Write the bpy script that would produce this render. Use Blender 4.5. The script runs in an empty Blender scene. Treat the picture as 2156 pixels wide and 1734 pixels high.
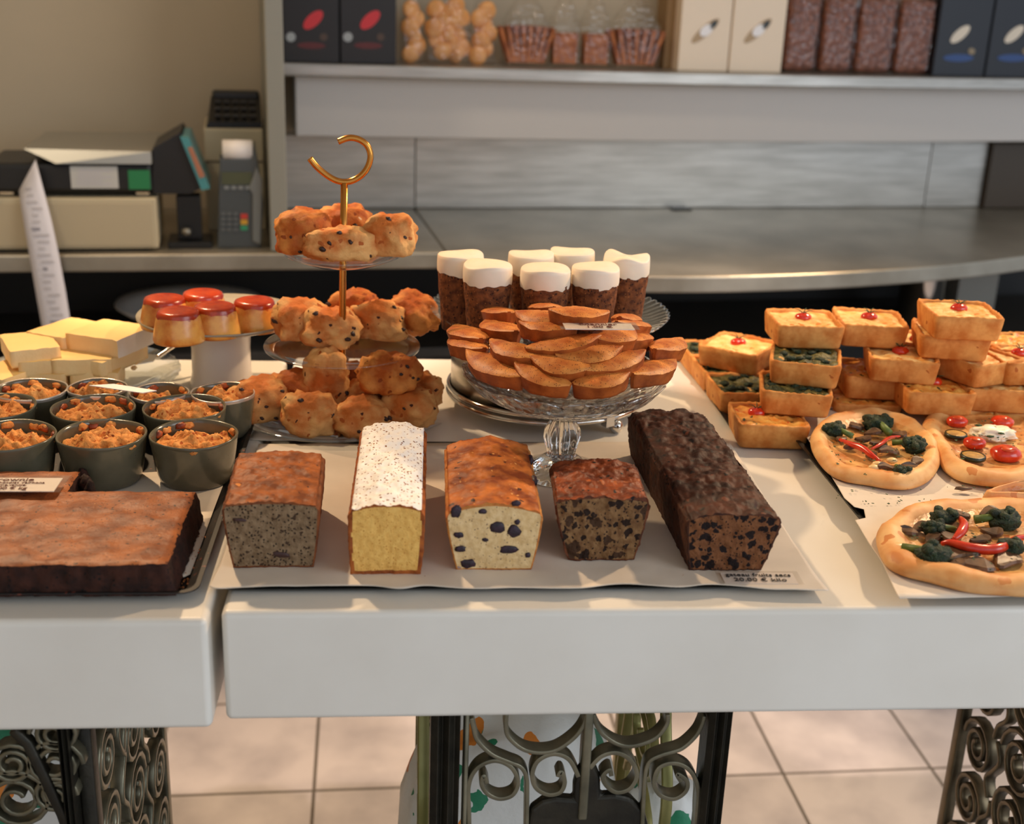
import bpy, bmesh, math, random
from mathutils import Vector, Matrix, noise

# ------------------------------------------------------------------ camera, world, light
sc = bpy.context.scene
COL = sc.collection
FPX, PITCH, ROLL, HEAD, CAMZ = 2625.0, math.radians(19.45), math.radians(2.17), math.radians(5.2), 1.412
_F = Vector((math.sin(HEAD)*math.cos(PITCH), math.cos(HEAD)*math.cos(PITCH), -math.sin(PITCH)))
_R0 = Vector((math.cos(HEAD), -math.sin(HEAD), 0)); _U0 = _R0.cross(_F)
_R = math.cos(ROLL)*_R0 + math.sin(ROLL)*_U0
_U = math.cos(ROLL)*_U0 - math.sin(ROLL)*_R0
_O = Vector((0, 0, CAMZ))
camd = bpy.data.cameras.new('camera'); cam = bpy.data.objects.new('camera', camd); COL.objects.link(cam)
cam.matrix_world = Matrix(((_R.x, _U.x, -_F.x, _O.x), (_R.y, _U.y, -_F.y, _O.y), (_R.z, _U.z, -_F.z, _O.z), (0, 0, 0, 1)))
camd.sensor_fit = 'HORIZONTAL'; camd.sensor_width = 36; camd.lens = FPX/2156*36
camd.clip_start = .05; camd.clip_end = 60
camd.dof.use_dof = True; camd.dof.focus_distance = 1.28; camd.dof.aperture_fstop = 4.6
sc.camera = cam
sc.view_settings.view_transform = 'Standard'; sc.view_settings.look = 'None'
sc.view_settings.gamma = 1; sc.view_settings.exposure = 0.0
sc.view_settings.use_curve_mapping = False

world = bpy.data.worlds.new('daylight'); sc.world = world; world.use_nodes = True
wb = world.node_tree.nodes['Background']
wb.inputs[0].default_value = (0.76, 0.84, 0.95, 1); wb.inputs[1].default_value = .80

def spot(name, loc, target, power, col, size=100, rad=.05, blend=.6):
    l = bpy.data.lights.new(name, 'SPOT'); l.energy = power; l.color = col
    l.spot_size = math.radians(size); l.spot_blend = blend; l.shadow_soft_size = rad
    o = bpy.data.objects.new(name, l); COL.objects.link(o); o.location = loc
    o.rotation_euler = (Vector(target)-Vector(loc)).to_track_quat('-Z', 'Y').to_euler(); return o
def area(name, loc, target, power, col, sx, sy):
    l = bpy.data.lights.new(name, 'AREA'); l.shape = 'RECTANGLE'; l.size = sx; l.size_y = sy; l.energy = power; l.color = col
    o = bpy.data.objects.new(name, l); COL.objects.link(o); o.location = loc
    o.rotation_euler = (Vector(target)-Vector(loc)).to_track_quat('-Z', 'Y').to_euler(); return o
WARM = (1, .70, .42)
spot('ceiling_or_fill_light', (-.75, 2.25, 2.3), (-.05, 1.2, .9), 112, WARM, 85, .035)
spot('ceiling_or_fill_light', (1.5, 2.1, 2.2), (.35, 1.3, .9), 108, WARM, 85, .05)
for _x, _t in ((-.15, -.25), (.5, .5), (1.15, 1.2)):
    spot('aisle_spot_light', (_x, 1.08, 2.8), (_t, 2.25, 0), 120, (1, .78, .66), 21, .025, .3)
spot('ceiling_or_fill_light', (.2, 1.7, 2.7), (.4, 2.8, 1.1), 9, (1, .84, .66), 100, .08)  # added fill spot, washes the back counter and shelf brighter
spot('ceiling_or_fill_light', (-1.0, 1.5, 2.6), (-.75, 2.8, 1.35), 26, (1, .84, .64), 90, .08)  # added wall wash, lifts the beige wall on the left
area('window_daylight', (2.4, -.6, 1.9), (.3, 1.6, .9), 26, (.86, .92, 1), 1.6, 1.6)

# ------------------------------------------------------------------ pixel -> plane helpers
def _ray(x, y): return _F + _R*((x-1078)/FPX) - _U*((y-867)/FPX)
def az(x, y, z):
    d = _ray(x, y); return _O + d*((z-CAMZ)/d.z)
def ay(x, y, Y):
    d = _ray(x, y); return _O + d*(Y/d.y)
BA = math.radians(7.4); BC, BS = math.cos(BA), math.sin(BA)     # back fittings stand turned by this much
def bw(X, Y, z): return Vector((X*BC - Y*BS, 2.82 + X*BS + Y*BC, z))
def aB(x, y, Yl):
    d = _ray(x, y); den = -d.x*BS + d.y*BC
    t = (Yl + 2.82*BC)/den; p = _O + d*t
    return p.x*BC + (p.y-2.82)*BS, p.z                           # local X and height
T = .9

# ------------------------------------------------------------------ materials
def lin(c):
    return tuple(((v/255)/12.92 if v/255 <= .04045 else ((v/255+.055)/1.055)**2.4) for v in c)+(1,)
MATS = {}
def mat(name, c1, c2=None, sc1=30, det=4, contrast=(.35, .65), rough=.6, metal=0, bump=0, bsc=60, bdist=.002, spots=(), spec=.5,
        sss=0, coat=0, stretch=None, trans=0, distort=0, ior=1.5):
    m = bpy.data.materials.new(name); m.use_nodes = True; nt = m.node_tree; N = nt.nodes; L = nt.links
    b = N['Principled BSDF']; b.inputs['Roughness'].default_value = rough; b.inputs['Metallic'].default_value = metal
    b.inputs['Specular IOR Level'].default_value = spec; b.inputs['Coat Weight'].default_value = coat
    b.inputs['Coat Roughness'].default_value = .15; b.inputs['IOR'].default_value = ior
    b.inputs['Transmission Weight'].default_value = trans
    if sss: b.inputs['Subsurface Weight'].default_value = sss; b.inputs['Subsurface Scale'].default_value = .006
    tc = N.new('ShaderNodeTexCoord'); co = tc.outputs['Object']
    if stretch:
        mp = N.new('ShaderNodeMapping'); mp.inputs['Scale'].default_value = stretch; L.new(co, mp.inputs[0]); co = mp.outputs[0]
    if c2 is None:
        b.inputs['Base Color'].default_value = lin(c1); out = None
    else:
        n = N.new('ShaderNodeTexNoise'); n.inputs['Scale'].default_value = sc1; n.inputs['Detail'].default_value = det
        n.inputs['Distortion'].default_value = distort; L.new(co, n.inputs[0])
        r = N.new('ShaderNodeValToRGB'); r.color_ramp.elements[0].position = contrast[0]; r.color_ramp.elements[1].position = contrast[1]
        r.color_ramp.elements[0].color = lin(c1); r.color_ramp.elements[1].color = lin(c2); L.new(n.outputs[0], r.inputs[0]); out = r.outputs[0]
    hs = []
    for s in spots:                                   # (colour, scale, radius, share, depth)
        v = N.new('ShaderNodeTexVoronoi'); v.inputs['Scale'].default_value = s[1]
        nn = N.new('ShaderNodeTexNoise'); nn.inputs['Scale'].default_value = s[1]*1.3; nn.inputs['Detail'].default_value = 3; L.new(co, nn.inputs[0])
        mx = N.new('ShaderNodeMixRGB'); mx.blend_type = 'LINEAR_LIGHT'; mx.inputs[0].default_value = .5/s[1]
        L.new(co, mx.inputs[1]); L.new(nn.outputs['Color'], mx.inputs[2]); L.new(mx.outputs[0], v.inputs[0])
        a = N.new('ShaderNodeMath'); a.operation = 'LESS_THAN'; a.inputs[1].default_value = s[2]; L.new(v.outputs['Distance'], a.inputs[0])
        sep = N.new('ShaderNodeSeparateColor'); L.new(v.outputs['Color'], sep.inputs[0])
        g = N.new('ShaderNodeMath'); g.operation = 'LESS_THAN'; g.inputs[1].default_value = s[3]; L.new(sep.outputs[0], g.inputs[0])
        mu = N.new('ShaderNodeMath'); mu.operation = 'MULTIPLY'; L.new(a.outputs[0], mu.inputs[0]); L.new(g.outputs[0], mu.inputs[1])
        mm = N.new('ShaderNodeMixRGB'); L.new(mu.outputs[0], mm.inputs[0])
        if out is None: mm.inputs[1].default_value = lin(c1)
        else: L.new(out, mm.inputs[1])
        mm.inputs[2].default_value = lin(s[0]); out = mm.outputs[0]; hs.append((mu.outputs[0], s[4] if len(s) > 4 else 0))
    if out is not None: L.new(out, b.inputs['Base Color'])
    if bump:
        n = N.new('ShaderNodeTexNoise'); n.inputs['Scale'].default_value = bsc; n.inputs['Detail'].default_value = 6; L.new(co, n.inputs[0])
        h = n.outputs[0]
        for o_, dpt in hs:
            if dpt:
                q = N.new('ShaderNodeMath'); q.operation = 'MULTIPLY_ADD'; q.inputs[1].default_value = dpt; L.new(o_, q.inputs[0]); L.new(h, q.inputs[2]); h = q.outputs[0]
        bp = N.new('ShaderNodeBump'); bp.inputs['Strength'].default_value = bump; bp.inputs['Distance'].default_value = bdist
        L.new(h, bp.inputs['Height']); L.new(bp.outputs[0], b.inputs['Normal'])
    MATS[name] = m; return m
def clear(name, tint=(1, 1, 1), gloss=.9, rough=.02, ior=1.5, base=.04, bump=0):   # thin clear glass or film: see-through plus reflection
    m = bpy.data.materials.new(name); m.use_nodes = True; N = m.node_tree.nodes; L = m.node_tree.links; N.clear()
    o = N.new('ShaderNodeOutputMaterial'); t = N.new('ShaderNodeBsdfTransparent'); t.inputs[0].default_value = tint+(1,)
    g = N.new('ShaderNodeBsdfGlossy'); g.inputs['Roughness'].default_value = rough; g.inputs[0].default_value = (gloss, gloss, gloss, 1)
    fr = N.new('ShaderNodeLayerWeight'); fr.inputs[0].default_value = .5
    pw = N.new('ShaderNodeMath'); pw.operation = 'POWER'; pw.inputs[1].default_value = 4; L.new(fr.outputs['Facing'], pw.inputs[0])
    ad = N.new('ShaderNodeMath'); ad.operation = 'MULTIPLY_ADD'; ad.inputs[1].default_value = .8; ad.inputs[2].default_value = base; ad.use_clamp = True; L.new(pw.outputs[0], ad.inputs[0])
    if bump:
        tc = N.new('ShaderNodeTexCoord'); v = N.new('ShaderNodeTexVoronoi'); v.inputs['Scale'].default_value = 95; L.new(tc.outputs['Object'], v.inputs[0])
        bp = N.new('ShaderNodeBump'); bp.inputs['Strength'].default_value = bump; bp.inputs['Distance'].default_value = .004; L.new(v.outputs['Distance'], bp.inputs['Height'])
        L.new(bp.outputs[0], g.inputs['Normal']); L.new(bp.outputs[0], fr.inputs['Normal'])
    x = N.new('ShaderNodeMixShader'); L.new(ad.outputs[0], x.inputs[0]); L.new(t.outputs[0], x.inputs[1]); L.new(g.outputs[0], x.inputs[2]); L.new(x.outputs[0], o.inputs[0])
    MATS[name] = m; return m

marble = mat('white_composite', (226, 220, 208), (232, 227, 216), 8, rough=.32, bump=.03, bsc=300, bdist=.0005)
wallm = mat('beige_wall', (190, 174, 148), (184, 169, 144), 3, rough=.9)
ceilm = mat('ceiling_paint', (215, 205, 190), rough=.9)
steel = mat('brushed_steel', (172, 168, 160), (196, 192, 184), 6, rough=.36, metal=.75, stretch=(1, 6, 14), bump=.05, bsc=60)
steeld = mat('worn_steel_top', (148, 140, 124), (178, 170, 154), 7, det=6, rough=.36, metal=.7, bump=.04, bsc=30)
pillm = mat('grey_painted_steel', (138, 136, 124), rough=.5)
fasc = mat('pale_fascia', (205, 198, 190), rough=.55)
black = mat('black_plastic', (20, 20, 20), rough=.4)
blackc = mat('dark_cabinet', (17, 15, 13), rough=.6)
paper = mat('baking_paper', (226, 214, 198), (212, 200, 184), 14, rough=.55, bump=.12, bsc=25, bdist=.003)
traym = mat('dark_steel_tray', (26, 28, 26), (42, 42, 38), 20, rough=.42, metal=.4)
trayb = mat('blackened_tray', (14, 11, 10), (30, 22, 18), 30, rough=.5, spots=(((120, 60, 45), 160, .25, .22),))
foodw = dict(spec=.3)
crust_banana = mat('banana_crust', (108, 52, 18), (164, 90, 38), 70, det=8, rough=.55, bump=.5, bsc=120, bdist=.002, spots=(((58, 26, 14), 150, .16, .5, -.5), ((210, 130, 60), 60, .14, .12, .3)), **foodw)
side_banana = mat('banana_side_crust', (96, 48, 22), (140, 80, 40), 60, rough=.7, bump=.5, bsc=200, **foodw)
crumb_banana = mat('banana_crumb', (116, 92, 66), (146, 120, 90), 160, rough=.85, bump=.8, bsc=500, bdist=.0015, spots=(((50, 36, 24), 380, .36, .55, -1.0), ((70, 50, 34), 170, .26, .4, -.8)), **foodw)
sugar = mat('icing_sugar', (250, 246, 240), (246, 240, 234), 40, rough=.85, bump=.35, bsc=240, bdist=.001, spots=(((146, 88, 44), 330, .32, .42, -.3), ((96, 54, 28), 150, .16, .3, -.3)), **foodw)
side_pound = mat('pound_side_crust', (124, 58, 20), (176, 96, 38), 90, rough=.7, bump=.5, bsc=250, **foodw)
crumb_pound = mat('pound_crumb', (226, 172, 88), (238, 190, 104), 200, rough=.85, bump=.6, bsc=600, bdist=.001, spots=(((196, 132, 56), 500, .28, .4, -.6), ((206, 138, 62), 260, .16, .3, -.5)), **foodw)
crust_blue = mat('blueberry_crust', (126, 56, 20), (200, 114, 48), 48, det=8, contrast=(.38, .62), rough=.55, bump=.8, bsc=90, bdist=.002, spots=(((70, 34, 26), 95, .20, .35, -.5), ((226, 160, 90), 200, .2, .2)), **foodw)
side_blue = mat('blueberry_side_crust', (168, 92, 38), (208, 140, 68), 80, rough=.7, bump=.5, bsc=200, **foodw)
crumb_blue = mat('blueberry_crumb', (214, 178, 122), (230, 198, 146), 160, rough=.85, bump=.6, bsc=500, bdist=.001, spots=(((150, 120, 90), 380, .26, .35, -.8), ((170, 140, 130), 60, .2, .25)), **foodw)
berry = mat('blueberry_flesh', (28, 16, 26), (52, 26, 44), 300, rough=.5, bump=.4, bsc=400)
crust_fruit = mat('fruit_crust', (92, 38, 16), (148, 70, 30), 60, rough=.5, bump=.8, bsc=110, bdist=.003, spots=(((34, 16, 10), 130, .26, .5, .8), ((170, 88, 40), 80, .2, .2, .6)), **foodw)
side_fruit = mat('fruit_side_crust', (76, 36, 18), (112, 60, 30), 60, rough=.7, bump=.7, bsc=150, spots=(((30, 16, 12), 130, .22, .4, -.5),), **foodw)
crumb_fruit = mat('fruit_crumb', (108, 74, 44), (142, 106, 68), 120, rough=.85, bump=.8, bsc=350, bdist=.002, spots=(((40, 24, 15), 105, .40, .6, -.5), ((70, 46, 28), 60, .40, .5, .3), ((50, 32, 20), 300, .30, .5, -1)), **foodw)
crust_long = mat('dark_fruit_crust', (44, 20, 12), (82, 40, 22), 60, rough=.6, bump=.7, bsc=120, bdist=.0015, spots=(((22, 11, 9), 120, .25, .5, .7), ((104, 54, 34), 70, .2, .2, .6)), spec=.3)
side_long = mat('dark_fruit_side', (56, 28, 16), (84, 46, 26), 50, rough=.75, bump=.7, bsc=150, spots=(((22, 12, 9), 140, .25, .5, -.4),), **foodw)
crumb_long = mat('dark_fruit_crumb', (104, 62, 34), (132, 84, 50), 120, rough=.85, bump=.8, bsc=350, bdist=.002, spots=(((26, 13, 10), 112, .42, .85, .4), ((46, 27, 17), 380, .30, .5, -.8)), **foodw)
brown_top = mat('brownie_crust', (116, 60, 28), (164, 94, 46), 40, det=8, rough=.5, bump=.45, bsc=120, bdist=.002, spots=(((54, 26, 16), 150, .20, .4, -.9), ((60, 30, 18), 420, .26, .4, -.9), ((206, 140, 78), 130, .10, .14)), **foodw)
brown_side = mat('brownie_crumb', (36, 17, 11), (64, 32, 20), 70, rough=.8, bump=.8, bsc=200, bdist=.002, spots=(((18, 10, 8), 260, .3, .4, -.8), ((150, 100, 60), 60, .10, .08)), **foodw)
rammat = mat('grey_green_glaze', (84, 80, 62), (102, 97, 78), 25, rough=.22, bump=.1, bsc=60, spots=(((60, 50, 38), 300, .12, .15),), coat=.3)
ramrim = mat('pale_foil_rim', (206, 196, 184), rough=.25, metal=.6)
crumble = mat('crumble_topping', (206, 124, 54), (232, 164, 92), 110, rough=.8, bump=.8, bsc=240, bdist=.003, spots=(((176, 84, 30), 180, .3, .4, -.6), ((120, 52, 20), 120, .14, .2, -.6)), **foodw)
crumbdark = mat('baked_on_juice', (110, 40, 18), (176, 84, 34), 120, rough=.5, bump=.6, bsc=200)
scone_c = mat('scone_crust', (196, 108, 44), (230, 174, 106), 30, det=8, contrast=(.38, .6), rough=.7, bump=.7, bsc=140, bdist=.003, spots=(((176, 90, 34), 90, .24, .25, .3), ((70, 34, 22), 75, .14, .16, -.3)), **foodw)
scone_d = mat('golden_scone_crust', (176, 86, 26), (224, 146, 70), 34, det=7, contrast=(.4, .6), rough=.65, bump=.7, bsc=120, bdist=.003, spots=(((150, 70, 24), 90, .26, .3, .3), ((240, 200, 150), 50, .2, .15)), **foodw)
raisin = mat('raisin', (38, 22, 18), (66, 36, 26), 200, rough=.45, bump=.6, bsc=300)
flan_s = mat('flan_custard', (200, 108, 34), (238, 176, 84), 40, contrast=(.35, .6), rough=.3, sss=.15, bump=.15, bsc=120, coat=.3, spots=(((190, 96, 34), 60, .2, .3),))
flan_t = mat('flan_caramel', (150, 36, 4), (196, 66, 8), 50, rough=.25, bump=.2, bsc=140, coat=.2)
porcelain = mat('white_porcelain', (238, 226, 212), rough=.25, coat=.2)
cheese_t = mat('cheesecake_top', (244, 200, 122), (248, 208, 134), 12, rough=.5, sss=.1)
cheese_s = mat('cheesecake_side', (248, 216, 160), (244, 206, 148), 40, rough=.6, sss=.1, bump=.2, bsc=200)
frost = mat('cream_frosting', (248, 234, 212), (244, 228, 204), 40, rough=.5, sss=.12, bump=.2, bsc=60)
carrot = mat('carrot_cake', (86, 46, 26), (140, 82, 44), 150, rough=.8, bump=.9, bsc=260, bdist=.002, spots=(((52, 28, 18), 260, .3, .5, -.8), ((186, 116, 60), 300, .2, .2)), **foodw)
fin_m = mat('financier_crust', (172, 82, 26), (230, 152, 74), 44, contrast=(.3, .7), rough=.5, bump=.25, bsc=200, bdist=.001, spots=(((110, 50, 22), 420, .22, .25), ((90, 42, 22), 600, .3, .35)), **foodw)
fin_e = mat('financier_edge', (126, 56, 18), (178, 92, 36), 50, rough=.5, bump=.2, bsc=200, spots=(((100, 46, 20), 500, .2, .2),), **foodw)
pastry = mat('quiche_pastry', (196, 116, 48), (228, 162, 88), 60, det=7, rough=.7, bump=.3, bsc=120, spots=(((176, 96, 40), 70, .18, .2),), **foodw)
egg = mat('quiche_filling', (226, 160, 78), (248, 216, 150), 60, rough=.4, bump=.7, bsc=60, bdist=.004, spots=(((214, 128, 50), 80, .26, .3),), sss=.05)
egg_o = mat('orange_quiche_filling', (226, 130, 44), (244, 184, 92), 70, rough=.4, bump=.8, bsc=80, bdist=.004, spots=(((196, 60, 24), 60, .3, .3), ((70, 66, 34), 90, .2, .25)))
spin = mat('spinach_filling', (44, 52, 24), (104, 96, 44), 90, rough=.5, bump=1, bsc=110, bdist=.005, spots=(((208, 160, 84), 90, .22, .25, .4), ((22, 30, 14), 120, .26, .4)))
tomato = mat('roast_tomato', (196, 34, 14), (222, 64, 24), 90, rough=.2, bump=.15, bsc=120, coat=.5)
dough = mat('flatbread_dough', (212, 140, 72), (238, 188, 124), 30, rough=.55, bump=.25, bsc=60, bdist=.002, spots=(((206, 130, 66), 40, .28, .3), ((170, 96, 50), 110, .08, .1)), sss=.05)
sauce = mat('flatbread_centre', (188, 116, 54), (230, 180, 110), 60, rough=.35, bump=.7, bsc=80, bdist=.003, spots=(((176, 100, 46), 70, .26, .35), ((60, 70, 30), 130, .14, .2)))
broc = mat('broccoli_head', (14, 34, 16), (34, 58, 24), 200, rough=.6, bump=1, bsc=500, bdist=.003)
stalk = mat('broccoli_stalk', (104, 124, 56), (74, 98, 40), 60, rough=.5)
mush = mat('mushroom_slice', (66, 44, 28), (112, 82, 56), 80, rough=.4, bump=.3, bsc=100)
pepper = mat('red_pepper', (196, 30, 14), (222, 70, 34), 80, rough=.25, coat=.3)
garlic = mat('garlic_clove', (240, 206, 146), (230, 190, 124), 50, rough=.35)
herb = mat('chopped_herb', (26, 58, 26), (44, 82, 38), 200, rough=.6)
cream = mat('soft_cheese', (244, 232, 204), (250, 242, 222), 60, rough=.4, sss=.1, bump=.3, bsc=80)
courg = mat('courgette_skin', (22, 30, 18), (40, 46, 26), 100, rough=.35)
courgf = mat('courgette_flesh', (206, 160, 84), (150, 112, 54), 120, rough=.4, bump=.4, bsc=200)
brass = mat('brass_rod', (206, 140, 66), rough=.22, metal=1)
chrome = mat('polished_chrome', (214, 208, 200), rough=.08, metal=1)
drumm = mat('satin_drum_steel', (176, 168, 156), (190, 182, 170), 8, rough=.28, metal=1, stretch=(1, 1, 30))
iron = mat('wrought_iron', (104, 100, 82), (134, 128, 106), 30, rough=.33, metal=.7, bump=.2, bsc=80)
irond = mat('dark_iron', (40, 38, 32), (58, 54, 44), 30, rough=.4, metal=.6, bump=.3, bsc=120)
card = mat('white_card', (246, 236, 226), rough=.5)
ink = mat('brown_ink', (96, 42, 26), rough=.6)
inkb = mat('black_ink', (22, 20, 20), rough=.6)
inkg = mat('faint_ink', (196, 191, 192), rough=.6)
till = mat('beige_till', (196, 182, 150), rough=.6)
tillw = mat('pale_till_side', (196, 196, 196), rough=.6)
padm = mat('grey_terminal', (74, 78, 78), rough=.45)
padl = mat('light_terminal', (120, 122, 118), rough=.4)
glassm = clear('clear_glass', (.93, .95, .945), 1, .03, 1.5, .09)
cutthin = clear('faceted_glass', (.90, .91, .91), 1, .02, 1.5, .2, bump=1)
sleeve = clear('clear_sleeve', (.985, .975, .965), .8, .05, 1.3, .03)
film = clear('cellophane', (.97, .96, .95), 1, .10, 1.45, .035, bump=.6)
cut = mat('cut_glass', (250, 252, 250), rough=.015, trans=1, ior=1.5, spec=.5)
def plain(name, c, rough=.5, metal=0): return MATS.get(name) or mat(name, c, rough=rough, metal=metal)

# ------------------------------------------------------------------ object helpers
def thing(name, label, cat, loc, group=None, rotz=0):
    o = bpy.data.objects.new(name, None); COL.objects.link(o); o.location = loc; o.rotation_euler = (0, 0, rotz)
    o.empty_display_size = .02; o['label'] = label; o['category'] = cat
    if group: o['group'] = group
    return o
def tag(o, label=None, cat=None, group=None, kind=None):
    if label: o['label'] = label
    if cat: o['category'] = cat
    if group: o['group'] = group
    if kind: o['kind'] = kind
    return o
def mk(name, V, Fc, mats, parent=None, smooth=True, midx=None, label=None, world=True):
    """one mesh object; V in world coordinates (shifted to the parent's base) unless world is False"""
    if not isinstance(mats, (list, tuple)): mats = [mats]
    V = [Vector(v) for v in V]
    org = Vector((0, 0, 0))
    if parent is not None and world:
        org = parent.location.copy(); p = parent.parent
        while p is not None: org += p.location; p = p.parent
    elif parent is None:
        lo = Vector([min(v[i] for v in V) for i in range(3)]); hi = Vector([max(v[i] for v in V) for i in range(3)])
        org = Vector(((lo.x+hi.x)/2, (lo.y+hi.y)/2, lo.z))
    me = bpy.data.meshes.new(name); me.from_pydata([tuple(v-org) for v in V], [], Fc)
    for m in mats: me.materials.append(m)
    if midx: me.polygons.foreach_set('material_index', midx)
    me.polygons.foreach_set('use_smooth', [smooth]*len(me.polygons)); me.update()
    o = bpy.data.objects.new(name, me); COL.objects.link(o)
    if parent is not None: o.parent = parent
    else: o.location = org
    if label: o['label'] = label
    return o
def fixn(o):
    bm = bmesh.new(); bm.from_mesh(o.data); bmesh.ops.recalc_face_normals(bm, faces=bm.faces); bm.to_mesh(o.data); bm.free(); return o
def nz(v, s, seed=0): return noise.noise(Vector((v[0]*s+seed*7.3, v[1]*s-seed*3.1, v[2]*s+seed*1.7)))
def fbm(v, s, o=3, seed=0): return noise.fractal(Vector((v[0]*s+seed*7.3, v[1]*s-seed*3.1, v[2]*s+seed*1.7)), 1, 2, o)

def boxv(c, d, rz=0):
    """eight corners of a box: c is the base centre, d the full sizes"""
    cs, sn = math.cos(rz), math.sin(rz); V = []
    for k in (0, 1):
        for sx, sy in ((-1, -1), (1, -1), (1, 1), (-1, 1)):
            x, y = sx*d[0]/2, sy*d[1]/2; V.append(Vector((c[0]+x*cs-y*sn, c[1]+x*sn+y*cs, c[2]+k*d[2])))
    return V, [(0, 3, 2, 1), (4, 5, 6, 7), (0, 1, 5, 4), (1, 2, 6, 5), (2, 3, 7, 6), (3, 0, 4, 7)]
def box(name, c, d, m, parent=None, rz=0, bev=.002, label=None):
    V, Fc = boxv(c, d, rz); o = mk(name, V, Fc, m, parent, False, label=label)
    if bev:
        md = o.modifiers.new('b', 'BEVEL'); md.width = bev; md.segments = 2; md.limit_method = 'ANGLE'
        o.data.polygons.foreach_set('use_smooth', [True]*len(o.data.polygons))
    return o
def prism(name, poly, z0, z1, m, parent=None, bev=0, smooth=False):
    n = len(poly); V = [Vector((p[0], p[1], z0)) for p in poly]+[Vector((p[0], p[1], z1)) for p in poly]
    Fc = [tuple(range(n-1, -1, -1)), tuple(range(n, 2*n))]+[(i, (i+1) % n, n+(i+1) % n, n+i) for i in range(n)]
    o = mk(name, V, Fc, m, parent, smooth)
    if bev:
        md = o.modifiers.new('b', 'BEVEL'); md.width = bev; md.segments = 3; md.limit_method = 'ANGLE'; md.angle_limit = math.radians(50)
    return o
def lathe(name, prof, m, c, parent=None, seg=64, rfun=None, label=None, midx=None, closed=False):
    V = []; Fc = []; mi = []; n = len(prof)
    for j in range(seg):
        a = 2*math.pi*j/seg
        for i, (r, z) in enumerate(prof):
            rr, zz = (r, z) if rfun is None else rfun(r, z, a, i)
            V.append(Vector((c[0]+rr*math.cos(a), c[1]+rr*math.sin(a), c[2]+zz)))
    for j in range(seg):
        k = (j+1) % seg
        for i in range(n if closed else n-1):
            i2 = (i+1) % n
            Fc.append((j*n+i, k*n+i, k*n+i2, j*n+i2)); mi.append(midx[i] if midx else 0)
    return mk(name, V, Fc, m, parent, True, mi, label)
def tube(name, pts, r, m, parent=None, seg=10, label=None):
    pts = [Vector(p) for p in pts]; V = []; Fc = []; n = len(pts); up = None
    for i, p in enumerate(pts):
        t = (pts[min(i+1, n-1)]-pts[max(i-1, 0)]).normalized()
        if up is None: up = t.orthogonal().normalized()
        up = (up-t*up.dot(t)).normalized(); s = t.cross(up)
        rr = r[i] if isinstance(r, (list, tuple)) else r
        for j in range(seg):
            a = 2*math.pi*j/seg; V.append(p+(up*math.cos(a)+s*math.sin(a))*rr)
    for i in range(n-1):
        for j in range(seg): Fc.append((i*seg+j, i*seg+(j+1) % seg, (i+1)*seg+(j+1) % seg, (i+1)*seg+j))
    Fc.append(tuple(range(seg-1, -1, -1))); Fc.append(tuple((n-1)*seg+j for j in range(seg)))
    return mk(name, V, Fc, m, parent, label=label)
def catmull(P, k=6, closed=False):
    P = [Vector(p) for p in P]; out = []; n = len(P)
    for i in range(n if closed else n-1):
        if closed: a, b, c, d = P[(i-1) % n], P[i], P[(i+1) % n], P[(i+2) % n]
        else: a, b, c, d = P[max(i-1, 0)], P[i], P[i+1], P[min(i+2, n-1)]
        for j in range(k):
            t = j/k; out.append(.5*((2*b)+(c-a)*t+(2*a-5*b+4*c-d)*t*t+(3*b-a-3*c+d)*t**3))
    if not closed: out.append(P[-1])
    return out
def strap(name, pts, axis, width, th, m, parent=None):
    """flat bar swept along pts; axis is the direction of its width"""
    pts = [Vector(p) for p in pts]; ax = Vector(axis).normalized(); V = []; Fc = []; n = len(pts)
    for i, p in enumerate(pts):
        t = (pts[min(i+1, n-1)]-pts[max(i-1, 0)]).normalized(); s = t.cross(ax).normalized()*th/2
        for a, b in ((-1, -1), (1, -1), (1, 1), (-1, 1)): V.append(p+ax*a*width/2+s*b)
    for i in range(n-1):
        for j in range(4): Fc.append((i*4+j, i*4+(j+1) % 4, (i+1)*4+(j+1) % 4, (i+1)*4+j))
    Fc += [(3, 2, 1, 0), tuple((n-1)*4+j for j in range(4))]
    o = mk(name, V, Fc, m, parent, True)
    md = o.modifiers.new('b', 'BEVEL'); md.width = th*.28; md.segments = 2; md.limit_method = 'ANGLE'; return fixn(o)
_SPH = {}
def sph(sub):
    if sub not in _SPH:
        bm = bmesh.new(); bmesh.ops.create_icosphere(bm, subdivisions=sub, radius=1)
        bm.verts.ensure_lookup_table(); _SPH[sub] = ([v.co.copy() for v in bm.verts], [tuple(v.index for v in f.verts) for f in bm.faces]); bm.free()
    return _SPH[sub]
def blob(name, c, d, m, parent=None, sub=3, amp=.1, ns=2.2, seed=0, rot=(0, 0, 0), pw=1.0, flat=None, label=None, oct_=3):
    """lumpy rounded body with half sizes d"""
    S, Fc = sph(sub); from mathutils import Euler
    R = Euler(rot).to_matrix(); V = []
    for s in S:
        k = 1.0
        if pw != 1: k = 1/((abs(s.x)**pw+abs(s.y)**pw+abs(s.z)**pw)**(1/pw))
        k *= 1+amp*fbm(s, ns, oct_, seed)
        p = Vector((s.x*d[0]*k, s.y*d[1]*k, s.z*d[2]*k))
        p = R @ p
        if flat is not None and p.z < -flat: p.z = -flat+(p.z+flat)*.05
        V.append(Vector(c)+p)
    return mk(name, V, Fc, m, parent, label=label)
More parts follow.
